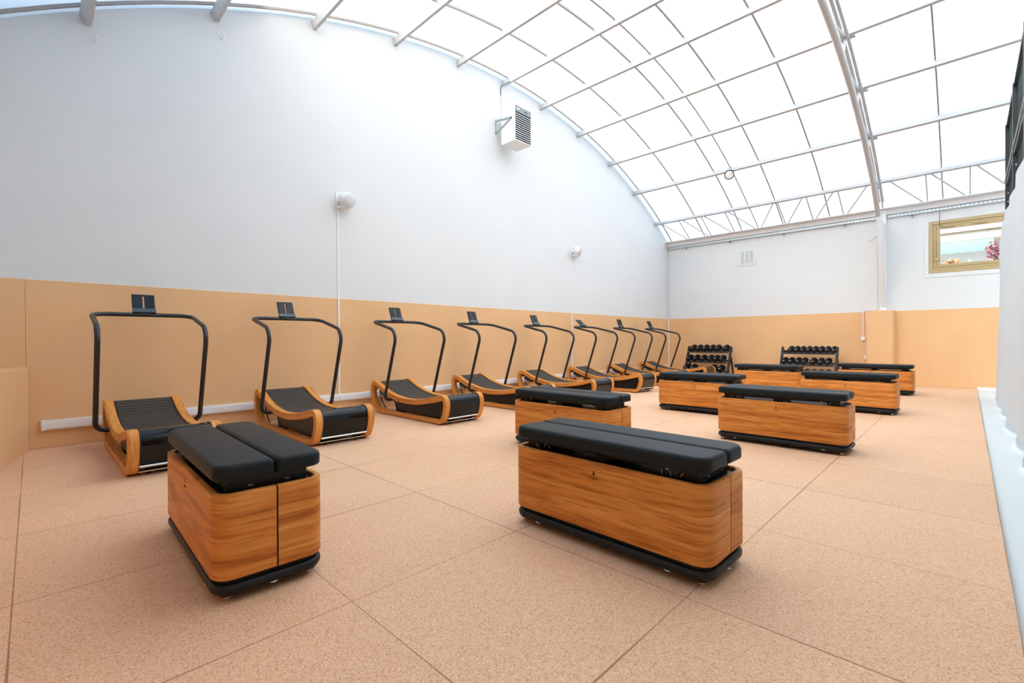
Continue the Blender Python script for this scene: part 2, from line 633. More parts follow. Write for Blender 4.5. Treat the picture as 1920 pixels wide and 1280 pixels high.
# ------------------------------------------------------------------ the hall
WY = 7.183          # treadmill wall
WX = 14.87          # far wall
SX = -0.46          # near side wall
EY = -11.0          # far end of the hall behind the curtain
BAND = 1.82         # top of the tan paint
VC, VZ, VR = 7.206, -6.672, 13.387      # vault: centre and radius
A0 = math.degrees(math.acos((WX - VC) / VR))
A1 = 180 - math.degrees(math.acos((VC - SX) / VR))

def vault(a, r, y):
    t = math.radians(a)
    return Vector((VC + r * math.cos(t), y, VZ + r * math.sin(t)))

# floors
struct(MB().box(SX, WX, TY0, WY, -0.025, 0.0).build('floor', M['floor']))
struct(MB().box(SX - 0.3, WX + 0.3, EY - 0.3, WY + 0.3, -0.20, -0.0255).build('floor_concrete', M['white_floor']))

# treadmill wall with the vault-shaped head
poly = [(SX - 0.3, -0.02), (WX + 0.3, -0.02)]
for k in range(49):
    a = A0 - 1.2 + (A1 - A0 + 2.4) * k / 48
    p = vault(a, VR + 0.20, 0)
    poly.append((p.x, p.z))
struct(MB().prism(poly, WY, WY + 0.30, 'y').build('wall_left', M['white_plaster']))
# far side wall, with an opening for the window
WIN_Y0, WIN_Y1, WIN_Z0, WIN_Z1 = -0.80, 0.66, 2.673, 3.894
ZT = 4.36
mb = MB()
for (y0, y1, z0, z1) in ((EY, WIN_Y0, -0.02, ZT), (WIN_Y1, WY, -0.02, ZT), (WIN_Y0, WIN_Y1, -0.02, WIN_Z0), (WIN_Y0, WIN_Y1, WIN_Z1, ZT)):
    mb.box(WX, WX + 0.30, y0, y1, z0, z1)
struct(mb.build('wall_back', M['white_plaster']))
struct(MB().box(SX - 0.30, SX, EY, WY, -0.02, 4.36).build('wall_right', M['white_plaster']))
poly2 = [(SX, -0.02), (WX, -0.02)] + poly[2:]
struct(MB().prism(poly, EY - 0.30, EY, 'y').build('wall_front', M['white_plaster']))
# tan paint and render, standing a little proud of the white
struct(MB().box(-0.05, WX - 0.012, WY - 0.014, WY - 0.0005, 0.0, BAND, 0.004, 1).build('trim_1', M['tan_plaster']))
struct(MB().box(SX + 0.001, -0.051, WY - 0.020, WY - 0.0005, 0.0, BAND, 0.004, 1).build('trim_2', M['tan_plaster']))
struct(MB().box(WX - 0.012, WX - 0.0005, EY + 0.01, WY - 0.0005, 0.0, BAND, 0.004, 1).build('trim_3', M['tan_plaster']))
struct(MB().box(SX + 0.0005, SX + 0.012, EY + 0.01, 4.84, 0.0, BAND, 0.004, 1).build('trim_6', M['tan_plaster']))  # unseen side-wall band, added to darken and warm the light nearby
# pilaster in the far wall and the low plinth at the left edge
mb = MB()
mb.prism([(WX - 0.0125, 1.825), (14.62, 1.825), (14.60, 1.80), (14.60, 1.36), (14.615, 1.315), (14.66, 1.285), (WX - 0.0125, 1.285)][::-1], 0.0, BAND + 0.012, 'z')
struct(mb.build('trim_4', M['tan_plaster']))
mb = MB()
pl = [(-0.030, WY - 0.0205), (-0.205, 6.236), (-0.458, 4.85), (-0.458, WY - 0.0205)]
cxp = sum(p[0] for p in pl) / 4; cyp = sum(p[1] for p in pl) / 4
rg = []
for z, ins in ((0.0, 0.0), (0.865, 0.0), (0.880, 0.02), (0.888, 0.07)):
    rg.append([(p[0] + (cxp - p[0]) * ins, p[1] + (cyp - p[1]) * ins, z) for p in pl])
mb.stack(rg)
struct(mb.build('trim_5', M['tan_plaster'], angle=50))
# white skirting at the curtain end of the far wall
struct(MB().box(WX - 0.030, WX - 0.0125, EY + 0.01, TY0, -0.025, 0.035, 0.003, 1).build('baseboard_back', M['white_plastic']))

# vaulted roof: sheet + glazing bars
mb = MB()
NA, y_edges = 60, [EY - 0.1, -6, -2, 1.5, 5, WY + 0.25]
grid = [[mb.bm.verts.new(vault(A0 - 0.25 + (A1 - A0 + 0.5) * k / NA, VR + 0.030, y)) for y in y_edges] for k in range(NA + 1)]
for k in range(NA):
    for j in range(len(y_edges) - 1):
        mb.bm.faces.new((grid[k][j], grid[k + 1][j], grid[k + 1][j + 1], grid[k][j + 1]))
ceiling = struct(mb.build('ceiling', M['roof']))
if ceiling.data.polygons[NA // 2].normal.z > 0:
    ceiling.data.flip_normals()
bar_ys = [7.005, 5.92, 4.815, 3.72, 2.615, 1.51, 0.41, -0.70, -1.8, -2.9, -4.0, -5.1]
for y in bar_ys:
    mb = MB()
    n = 44
    rings = []
    for k in range(n + 1):
        a = A0 + (A1 - A0) * k / n
        rings.append([vault(a, r, y + d) for r, d in ((VR - 0.006, -0.013), (VR - 0.006, 0.013), (VR + 0.029, 0.013), (VR + 0.029, -0.013))])
    mb.stack(rings)
    mb.build('glazing_bar', M['bar_grey'], ceiling)

# purlins
PUR = [(120.5, 'fifth roof purlin to the left of the heater cable'),
       (114.3, 'fourth roof purlin to the left of the heater cable'),
       (108.2, 'third roof purlin to the left of the heater cable'),
       (101.9, 'second roof purlin to the left of the heater cable'),
       (95.75, 'first roof purlin to the left of the heater cable'),
       (90.45, 'white steel roof purlin that the heater cable drops from'),
       (85.0, 'first roof purlin to the right of the heater cable'),
       (78.75, 'second roof purlin to the right of the heater cable'),
       (72.35, 'third roof purlin to the right of the heater cable'),
       (66.1, 'white roof purlin that the small round lamp hangs from')]
for a, lab in PUR:
    t = math.radians(a)
    rad = Vector((math.cos(t), 0, math.sin(t)))
    mb = MB()
    # C profile: web with two flanges, open towards the far wall
    r0, r1, w = VR - 0.122, VR - 0.0065, 0.060
    tan = Vector((math.sin(t), 0, -math.cos(t)))
    def P(r, s, y):
        return Vector((VC, y, VZ)) + rad * r + tan * s
    prof = [(r0, -w / 2), (r1, -w / 2), (r1, w / 2), (r1 - 0.012, w / 2), (r1 - 0.012, -w / 2 + 0.008), (r0 + 0.012, -w / 2 + 0.008), (r0 + 0.012, w / 2), (r0, w / 2)]
    mb.stack([[P(r, s, EY + 0.002) for r, s in prof], [P(r, s, WY - 0.001) for r, s in prof]])
    tag(mb.build('roof_purlin', M['steel_white']), lab if lab.startswith('white') else 'white steel ' + lab, 'roof beam', 'purlins of the vaulted roof')

# lattice girder along the eaves of the far wall
gir = thing('lattice_girder', 'white steel lattice girder along the roof eaves above the far wall', 'girder', (0, 0, 0))
aT = 59.7
t = math.radians(aT)
up_n = Vector((math.cos(t), 0, math.sin(t)))
topc = vault(aT, VR - 0.075, 0)
botc = Vector((14.745, 0, 4.335))
MB().bar((topc.x, EY + 0.01, topc.z), (topc.x, WY - 0.001, topc.z), 0.055, 0.095, up_n).build('top_chord', M['steel_white'], gir)
MB().box(14.66, WX - 0.001, EY + 0.01, WY - 0.001, 4.335, 4.355).box(14.80, 14.83, EY + 0.01, WY - 0.001, 4.20, 4.335).build('bottom_chord', M['column_white'], gir)
tz = Vector((topc.x + 0.02, 0, topc.z - 0.03)); bz = Vector((14.70, 0, 4.355))
vert_t = [6.36, 5.68, 4.98, 4.32, 3.66, 2.98, 2.30, 1.66]
ys_v = [6.37, 5.69, 5.00, 4.34]
for y in ys_v + [3.64, 2.98, 2.30, 0.67, -0.04, -0.75, -1.45]:
    MB().bar((tz.x, y, tz.z), (bz.x, y, bz.z), 0.026, 0.026).build('web_bar', M['steel_white'], gir)
for y0, y1 in ((6.93, 6.44), (6.26, 5.77), (5.60, 5.08), (4.92, 4.42), (3.75, 4.26), (3.07, 3.58), (2.40, 2.92), (1.72, 2.23), (1.29, 0.75), (0.58, 0.03), (-0.14, -0.68), (-0.84, -1.38)):
    MB().bar((tz.x, y0, tz.z), (bz.x, y1, bz.z), 0.024, 0.024).build('web_bar', M['steel_white'], gir)

# lattice arch (rib) that carries the purlins, with its leg on the far wall
RY = 1.50
rib = thing('roof_truss', 'white steel lattice arch curving up from the pilaster across the roof', 'truss', (0, 0, 0))
mb = MB()
for dy in (-0.035, 0.035):
    pts = [vault(57.2 + (123 - 57.2) * k / 40, VR - 0.155, RY + dy) for k in range(41)]
    for p, q in zip(pts, pts[1:]):
        mb.bar(p, q + (q - p) * 0.02, 0.045, 0.055, (VC - p.x, 0, VZ - p.z))
mb.build('upper_chord', M['steel_white'], rib)
nodeA = [59.0, 66.1, 72.35, 78.75, 85.0, 90.45, 95.75, 101.9, 108.2, 114.3, 120.9]
LR = 12.70
lowpts = [vault(a + 0.4 * (90 - a) / 30, LR, RY) for a in nodeA]
lowpts[0] = Vector((13.84, RY, 4.02))
fine = []
for p, q in zip(lowpts, lowpts[1:]):
    pa = math.degrees(math.atan2(p.z - VZ, p.x - VC)); qa = math.degrees(math.atan2(q.z - VZ, q.x - VC))
    fine.append(p)
    fine.append(vault((pa + qa) / 2, LR + 0.008, RY))
fine.append(lowpts[-1])
MB().tube(fine, 0.052, 14).build('lower_chord', M['steel_white'], rib)
for k, a in enumerate(nodeA):
    if k:
        MB().tube([vault(a, VR - 0.15, RY), vault(a + (0.9 if a < 90 else -0.9), LR, RY)], 0.022, 8).build('web_bar', M['steel_white'], rib)
        MB().tube([vault(nodeA[k - 1] + 0.2, VR - 0.15, RY), vault(a - 0.6, LR, RY)], 0.020, 8).build('web_bar', M['steel_white'], rib)
        p = vault(a, VR - 0.145, RY)
        tt = Vector((math.sin(math.radians(a)), 0, -math.cos(math.radians(a))))
        MB().bar(p - Vector((0, 0.13, 0)) + tt * 0.04, p + Vector((0, 0.13, 0)) + tt * 0.04, 0.07, 0.012, (p.x - VC, 0, p.z - VZ)).build('purlin_cleat', M['steel_white'], rib)
MB().box(14.755, WX - 0.002, RY - 0.06, RY + 0.06, BAND + 0.03, 4.33, 0.004, 1).build('column', M['column_white'], rib)
mb = MB()
mb.prism([(13.80, 3.98), (13.93, 4.02), (14.76, 3.98), (14.76, 2.0), (14.70, 1.95)], RY - 0.035, RY + 0.035, 'y')
mb.build('haunch', M['column_white'], rib)
MB().box(14.66, WX - 0.0125, RY - 0.11, RY + 0.11, BAND + 0.0125, BAND + 0.035, 0.003, 1).build('base_plate', M['column_white'], rib)
MB().tube(fillet([(14.40, RY + 0.036, 3.62), (14.40, RY + 0.12, 3.62), (14.40, RY + 0.17, 3.55), (14.40, RY + 0.26, 3.53)], [0, 0.02, 0.02, 0]), 0.008, 8).build('hook', M['zinc'], rib)

# ------------------------------------------------------------------ window in the far wall
win = struct(MB().box(WX + 0.02, WX + 0.03, WIN_Y0 - 0.01, WIN_Y1 + 0.01, WIN_Z0 - 0.01, WIN_Z1 + 0.01).build('window_1', M['glass'])) if False else None
win = bpy.data.objects.new('window_1', None)
COL.objects.link(win)
win['kind'] = 'structure'
def frame_ring(y0, y1, z0, z1, w, x0, x1, name, mat, bev=0.004):
    mb = MB()
    mb.box(x0, x1, y0, y1, z0, z0 + w, bev, 1)
    mb.box(x0, x1, y0, y1, z1 - w, z1, bev, 1)
    mb.box(x0, x1, y0, y0 + w, z0 + w, z1 - w, bev, 1)
    mb.box(x0, x1, y1 - w, y1, z0 + w, z1 - w, bev, 1)
    return mb.build(name, mat, win)
frame_ring(WIN_Y0, WIN_Y1, WIN_Z0, WIN_Z1, 0.075, WX - 0.012, WX + 0.12, 'window_frame', M['beige_alu'])
frame_ring(WIN_Y0 + 0.077, WIN_Y1 - 0.077, WIN_Z0 + 0.077, WIN_Z1 - 0.077, 0.055, WX + 0.006, WX + 0.11, 'inner_frame', M['beige_alu'])
frame_ring(WIN_Y0 + 0.134, WIN_Y1 - 0.134, WIN_Z0 + 0.134, WIN_Z1 - 0.134, 0.065, WX - 0.004, WX + 0.10, 'sash', M['beige_alu'])
MB().box(WX + 0.04, WX + 0.05, WIN_Y0 + 0.19, WIN_Y1 - 0.19, WIN_Z0 + 0.19, WIN_Z1 - 0.19).build('pane', M['glass'], win)
for y in (0.30, -0.20):
    MB().box(WX - 0.030, WX - 0.004, y - 0.10, y + 0.10, WIN_Z1 - 0.165, WIN_Z1 - 0.125, 0.004, 1).tube([(WX - 0.035, y - 0.04, WIN_Z1 - 0.165), (WX - 0.035, y + 0.01, WIN_Z1 - 0.165)], 0.010, 8).build('hinge', M['beige_alu'], win)
MB().box(WX - 0.034, WX - 0.004, WIN_Y1 - 0.185, WIN_Y1 - 0.145, 2.98, 3.42, 0.006, 1).box(WX - 0.040, WX - 0.004, WIN_Y1 - 0.195, WIN_Y1 - 0.10, 2.96, 3.04, 0.006, 1).build('window_handle', M['beige_alu'], win)
MB().tube(fillet([(WX - 0.02, 0.40, 3.735), (WX - 0.02, 0.47, 3.76), (WX - 0.012, 0.47, 4.12)], [0, 0.03, 0]), 0.004, 6).build('pull_cord', M['bark'], win)
mb = MB()
mb.box(WX - 0.012, WX - 0.0002, -0.86, 0.735, 2.572, 2.668, 0.003, 1).box(WX - 0.012, WX - 0.0002, 0.665, 0.735, 2.668, 3.70, 0.003, 1)
mb.build('window_surround', M['white_plaster'], win)

# ------------------------------------------------------------------ services on the walls
trunk = thing('cable_trunking', 'white cable trunking running low along the tan treadmill wall', 'trunking', (0, 0, 0))
MB().box(0.066, WX - 0.03, WY - 0.060, WY - 0.0145, 0.197, 0.300, 0.004, 2).box(0.072, WX - 0.03, WY - 0.0625, WY - 0.060, 0.215, 0.283, 0.001, 1).build('duct', M['white_plastic'], trunk)
MB().box(0.060, 0.095, WY - 0.065, WY - 0.0145, 0.193, 0.304, 0.004, 2).build('end_cap', M['white_plastic'], trunk)
for k in range(8):
    x = 1.725 + 1.64 * k
    s = MB().box(x - 0.075, x + 0.075, WY - 0.0655, WY - 0.0625, 0.216, 0.282, 0.0015, 1).build('socket', M['white_plastic'], trunk)
    for dx in (-0.045, -0.025, 0.025, 0.045):
        MB().box(x + dx - 0.004, x + dx + 0.004, WY - 0.0662, WY - 0.0652, 0.244, 0.252).build('socket_hole', M['zinc'], s)

def wall_speaker(x, z, label, cable_z0, first=None):
    t = thing('wall_speaker', label, 'speaker', (x, WY, z), 0, 'speakers on the treadmill wall')
    MB().box(-0.035, 0.035, -0.022, -0.0005, -0.13, 0.13, 0.008, 2).box(-0.02, 0.02, -0.10, -0.022, -0.03, 0.03, 0.006, 1).tube([(0.0, -0.05, 0.10), (0.035, -0.07, 0.10)], 0.022, 10).build('wall_bracket', M['white_plastic'], t)
    sh = MB()
    prof = [(0.02, 0.0), (0.055, 0.004), (0.095, 0.03), (0.120, 0.075), (0.128, 0.13), (0.126, 0.15)]
    sh.lathe(prof, (0, 0, 0), (0, 0, 1), 32)
    rot = Matrix.Translation((0.035, -0.06, 0.02)) @ Matrix.Rotation(math.radians(25), 4, 'Z') @ Matrix.Rotation(math.radians(101), 4, 'X')
    sc = Matrix.Diagonal((1.12, 0.92, 1.1, 1))
    sh.xform(rot @ sc)
    body = sh.build('speaker_shell', M['speaker_white'], t)
    g = MB()
    g.lathe([(0.120, 0.150), (0.116, 0.158), (0.085, 0.172), (0.045, 0.180), (0.0, 0.182)], (0, 0, 0), (0, 0, 1), 32)
    g.xform(rot @ sc)
    g.build('speaker_grille', M['grille_grey'], t)
    f = MB().box(-0.06, 0.07, -0.20, -0.05, -0.125, -0.100, 0.008, 2)
    f.xform(Matrix.Rotation(math.radians(25), 4, 'Z'))
    f.build('pivot_foot', M['speaker_white'], t)
    c = thing('cable_cover', 'thin white cable cover running down the wall below the ' + ('nearer' if x < 6 else 'farther') + ' speaker', 'cable cover', (x, WY, 0), 0, 'cable covers under the speakers')
    MB().box(-0.010, 0.010, -0.012, -0.0005, BAND + 0.002, z - 0.131, 0.002, 1).box(-0.013, 0.013, -0.028, -0.0145, 0.301, BAND + 0.004, 0.002, 1).build('cover', M['white_plastic'], c)
    return t
wall_speaker(3.405, 3.37, 'white round-fronted speaker high on the white wall, the nearer one', 0.3)
wall_speaker(9.525, 3.37, 'white round-fronted speaker high on the white wall, the farther one', 0.3)

# corner pipe
tag(MB().box(WX - 0.040, WX - 0.0125, WY - 0.040, WY - 0.0145, 0.30, BAND + 0.03, 0.003, 1).build('corner_conduit', M['white_plastic']), 'white square conduit standing in the corner of the two tan walls', 'conduit')
tag(MB().box(WX - 0.020, WX - 0.0005, WY - 0.075, WY - 0.045, BAND + 0.031, 4.19, 0.003, 1).build('corner_conduit', M['white_plaster']), 'white painted conduit in the corner of the two white walls', 'conduit')

# fan heater
hx, hy = 6.895, 7.183
heat = thing('fan_heater', 'white boxy fan heater with black louvres high on the white wall', 'heater', (0, 0, 0))
X0, X1, Y0, Y1, Z0, Z1 = 6.905, 7.385, 6.60, 7.02, 5.235, 5.960
mb = MB()
mb.box(X0, X1, Y0 + 0.012, Y1, Z0, Z1, 0.006, 1)
mb.build('casing', M['shell_white'], heat)
mb = MB()
mb.box(X0 + 0.012, X1 - 0.012, Y0 + 0.004, Y0 + 0.0125, Z0 + 0.03, Z1 - 0.012)
fr = mb.build('louvre_recess', M['black_body'], heat)
mb = MB().box(X0 + 0.014, X1 - 0.014, Y0 - 0.002, Y0 + 0.004, Z1 - 0.135, Z1 - 0.018, 0.001, 1)
pnl = mb.build('control_panel', M['dark_grey'], heat)
MB().box(X0 + 0.03, X0 + 0.12, Y0 - 0.0035, Y0 - 0.002, Z1 - 0.085, Z1 - 0.060).build('badge', M['mark_white'], pnl)
MB().lathe([(0.014, 0), (0.012, 0.012), (0, 0.013)], (X0 + 0.30, Y0 - 0.002, Z1 - 0.075), (0, -1, 0), 12).lathe([(0.010, 0), (0.009, 0.010), (0, 0.011)], (X0 + 0.345, Y0 - 0.002, Z1 - 0.085), (0, -1, 0), 12).build('knob', M['black_body'], pnl)
for k in range(12):
    z = Z0 + 0.052 + k * 0.0445
    mb = MB()
    mb.prism([(Y0 - 0.016, z - 0.010), (Y0 - 0.012, z - 0.013), (Y0 + 0.006, z + 0.008), (Y0 + 0.003, z + 0.012)], X0 + 0.014, X1 - 0.014, 'x')
    mb.build('louvre_blade', M['shell_white'], heat)
def bracket(x):
    mb = MB()
    a, b, c = Vector((x, 7.181, 5.787)), Vector((x, 6.70, 5.72)), Vector((x, 7.181, 5.52))
    for p, q in ((a, c), (c, b), (a, b)):
        mb.bar(p, q, 0.006, 0.036, (0, 0, 1) if abs(p.y - q.y) > 0.01 else (0, 1, 0))
    mb.build('wall_bracket', M['zinc'], heat)
bracket(X0 - 0.010)
bracket(X1 + 0.010)
hp = tag(MB().tube(fillet([(7.075, 7.165, 5.70), (7.075, 7.165, 6.56), (7.075, 7.05, 6.605)], [0, 0.07, 0], 8), 0.014, 10).build('heater_cable', M['shell_white']), 'white cable pipe dropping from roof purlin to the fan heater', 'cable')
hp2 = MB().tube(fillet([(7.048, 7.172, 6.40), (7.048, 7.172, 6.585), (7.048, 6.90, 6.592)], [0, 0.06, 0], 8), 0.006, 8).build('black_cable', M['black_steel'], hp)
for z in (6.10, 6.40):
    MB().box(7.050, 7.100, 7.160, 7.1828, z, z + 0.02, 0.003, 1).build('pipe_clip', M['white_plastic'], hp)

# small hooks near the roof
for x, z, w in ((0.533, 4.614, 'left'), (1.811, 5.229, 'right')):
    tag(MB().tube(fillet([(x, 7.1825, z), (x, 7.12, z), (x, 7.12, z + 0.05)], [0, 0.02, 0], 5), 0.008, 8).lathe([(0.020, 0), (0.020, 0.006), (0, 0.007)], (x, 7.1828, z), (0, -1, 0), 12).build('wall_hook', M['white_plastic']),
        'tiny white hook high on the white wall under the roof, the ' + w + ' of two', 'hook', 'hooks high on the wall')

# far wall services
tray = thing('cable_tray', 'galvanized perforated cable tray fixed along the far wall under the eaves', 'cable tray', (0, 0, 0))
for y0, y1 in ((EY + 0.02, 1.42), (1.58, WY - 0.03)):
    MB().box(14.80, 14.865, y0, y1, 4.125, 4.185, 0.004, 1).build('tray_channel', M['galv'], tray)
for y in (6.55, 5.19, 3.72, 2.30, 0.95):
    MB().box(14.79, 14.868, y - 0.03, y + 0.03, 4.115, 4.124).box(14.845, 14.868, y - 0.012, y + 0.012, 4.045, 4.124).build('tray_bracket', M['zinc'], tray)
v = thing('wall_vent', 'pale grey wall vent with three upright slots on the far white wall', 'vent', (0, 0, 0))
MB().box(WX - 0.014, WX - 0.0005, 4.42, 4.97, 3.315, 3.83, 0.006, 2).build('vent_cover', M['white_plaster'], v)
for y in (4.575, 4.695, 4.825):
    MB().box(WX - 0.017, WX - 0.0135, y - 0.042, y + 0.042, 3.40, 3.765, 0.002, 1).build('vent_slot', M['vent'], v)
for y, zb, w in ((1.914, 1.134, 'shorter, left'), (1.846, 0.657, 'longer, right')):
    cnd = thing('switch_box', 'white switch box ending the ' + w + ' conduit on the far tan wall', 'switch', (0, 0, 0), 0, 'switch boxes on the far wall')
    MB().box(WX - 0.055, WX - 0.0125, y - 0.045, y + 0.045, zb - 0.05, zb + 0.05, 0.010, 2).build('box', M['white_plastic'], cnd)
    MB().box(WX - 0.059, WX - 0.055, y - 0.018, y + 0.018, zb - 0.03, zb + 0.03, 0.002, 1).build('rocker', M['white_plastic'], cnd)
    MB().tube([(WX - 0.026, y, zb + 0.05), (WX - 0.026, y, BAND + 0.03)], 0.013, 10).build('conduit', M['white_plastic'], cnd)
pp = thing('wall_conduit', 'thin white conduit stepping down the white wall beside the arch column', 'conduit', (0, 0, 0))
MB().tube(fillet([(WX - 0.012, 1.90, BAND + 0.050), (WX - 0.012, 1.645, BAND + 0.050), (WX - 0.012, 1.645, 4.1)], [0, 0.02, 0], 5), 0.009, 8).build('pipe', M['white_plastic'], pp)
for z in (2.3, 3.2):
    MB().box(WX - 0.024, WX - 0.0005, 1.625, 1.665, z, z + 0.016, 0.002, 1).build('pipe_clip', M['white_plastic'], pp)

# round lamp under the purlin
lc = vault(66.1, VR - 0.22, 4.39)
rl = thing('round_lamp', 'small round cream-faced lamp in a black ring under a roof purlin', 'lamp', lc)
dirv = (Vector((0, 0, 1.6)) - lc).normalized()
MB().lathe([(0.0, -0.05), (0.085, -0.05), (0.105, -0.02), (0.120, 0.0), (0.120, 0.012), (0.098, 0.012), (0.098, 0.008), (0, 0.008)], (0, 0, 0), dirv, 28).build('lamp_housing', M['black_body'], rl)
MB().lathe([(0.097, 0.006), (0.097, 0.013), (0.06, 0.020), (0, 0.022)], (0, 0, 0), dirv, 28).build('lens', M['lens'], rl)
MB().bar((0.0, -0.06, 0.0), (0.02, -0.06, 0.125), 0.012, 0.03).bar((0.0, 0.06, 0.02), (0.02, 0.06, 0.125), 0.012, 0.03).build('yoke', M['black_steel'], rl)

# cable along the roof between glazing bars, ending at the lamp
mb = MB()
pts = [vault(66.1 + (118 - 66.1) * k / 40, VR - 0.015, 4.385) for k in range(41)]
mb.tube(pts, 0.016, 8)
pts = [vault(59.0 + (66.0 - 59.0) * k / 8, VR - 0.015, 4.385) for k in range(9)]
mb.tube(pts, 0.016, 8)
tag(mb.build('roof_cable', M['bar_grey']), 'thin grey cable following the roof curve down past the round lamp', 'cable')

# ------------------------------------------------------------------ curved treadmills
YC = 5.95
outer_key = [(5.147, 0.012), (5.50, 0.010), (6.00, 0.008), (6.40, 0.008), (6.646, 0.012), (6.760, 0.032), (6.845, 0.085), (6.905, 0.165),
             (6.940, 0.26), (6.950, 0.35), (6.938, 0.425), (6.900, 0.480), (6.840, 0.503), (6.770, 0.492), (6.66, 0.448), (6.513, 0.389), (6.38, 0.352), (6.249, 0.324),
             (6.10, 0.303), (5.948, 0.293), (5.80, 0.294), (5.665, 0.304), (5.53, 0.320), (5.411, 0.338), (5.29, 0.362), (5.171, 0.388), (5.095, 0.402), (5.035, 0.398),
             (4.995, 0.372), (4.974, 0.330), (4.966, 0.280), (4.970, 0.225), (4.985, 0.165), (5.012, 0.100), (5.045, 0.050), (5.090, 0.022)]
def smooth_closed(pts, sub=3):
    out = []
    n = len(pts)
    for i in range(n):
        p0, p1, p2, p3 = pts[i - 1], pts[i], pts[(i + 1) % n], pts[(i + 2) % n]
        for k in range(sub):
            t = k / sub
            out.append(tuple(0.5 * ((2 * b) + (-a + c) * t + (2 * a - 5 * b + 4 * c - d) * t * t + (-a + 3 * b - 3 * c + d) * t ** 3)
                             for a, b, c, d in zip(p0, p1, p2, p3)))
    return out
OUT = smooth_closed([(y - YC, z) for y, z in outer_key])
def thick(y, z):
    if z > 0.20 and y > 0.80: return 0.075
    if z < 0.05 and y < 0.75: return 0.058
    if y < -0.86: return 0.060
    if y > 0.80: return 0.080
    return 0.078
def inset(loop, fn):
    n = len(loop)
    # winding
    area = sum(loop[i][0] * loop[(i + 1) % n][1] - loop[(i + 1) % n][0] * loop[i][1] for i in range(n))
    sgn = 1 if area > 0 else -1
    th = [fn(*p) for p in loop]
    for _ in range(6):
        th = [(th[i - 1] + 2 * th[i] + th[(i + 1) % n]) / 4 for i in range(n)]
    out = []
    for i in range(n):
        a, b = loop[i - 2], loop[(i + 2) % n]
        tx, ty = b[0] - a[0], b[1] - a[1]
        l = math.hypot(tx, ty)
        nx, ny = -ty / l * sgn, tx / l * sgn
        out.append((loop[i][0] + nx * th[i], loop[i][1] + ny * th[i]))
    return out
def relax(loop, it=6):
    for _ in range(it):
        n = len(loop)
        loop = [((loop[i - 1][0] + 2 * loop[i][0] + loop[(i + 1) % n][0]) / 4, (loop[i - 1][1] + 2 * loop[i][1] + loop[(i + 1) % n][1]) / 4) for i in range(n)]
    return loop
INN = relax(inset(OUT, thick), 3)

HW, BW = 0.345, 0.080           # half width of the machine, width of the bent band
def z_top(y):
    """height of the outer top edge at local y"""
    tops = [(p[0], p[1]) for p in OUT if p[1] > 0.28 and -0.90 < p[0] < 0.90]
    tops.sort()
    for a, b in zip(tops, tops[1:]):
        if a[0] <= y <= b[0]:
            t = (y - a[0]) / max(b[0] - a[0], 1e-6)
            return a[1] + (b[1] - a[1]) * t
    return tops[0][1] if y < tops[0][0] else tops[-1][1]

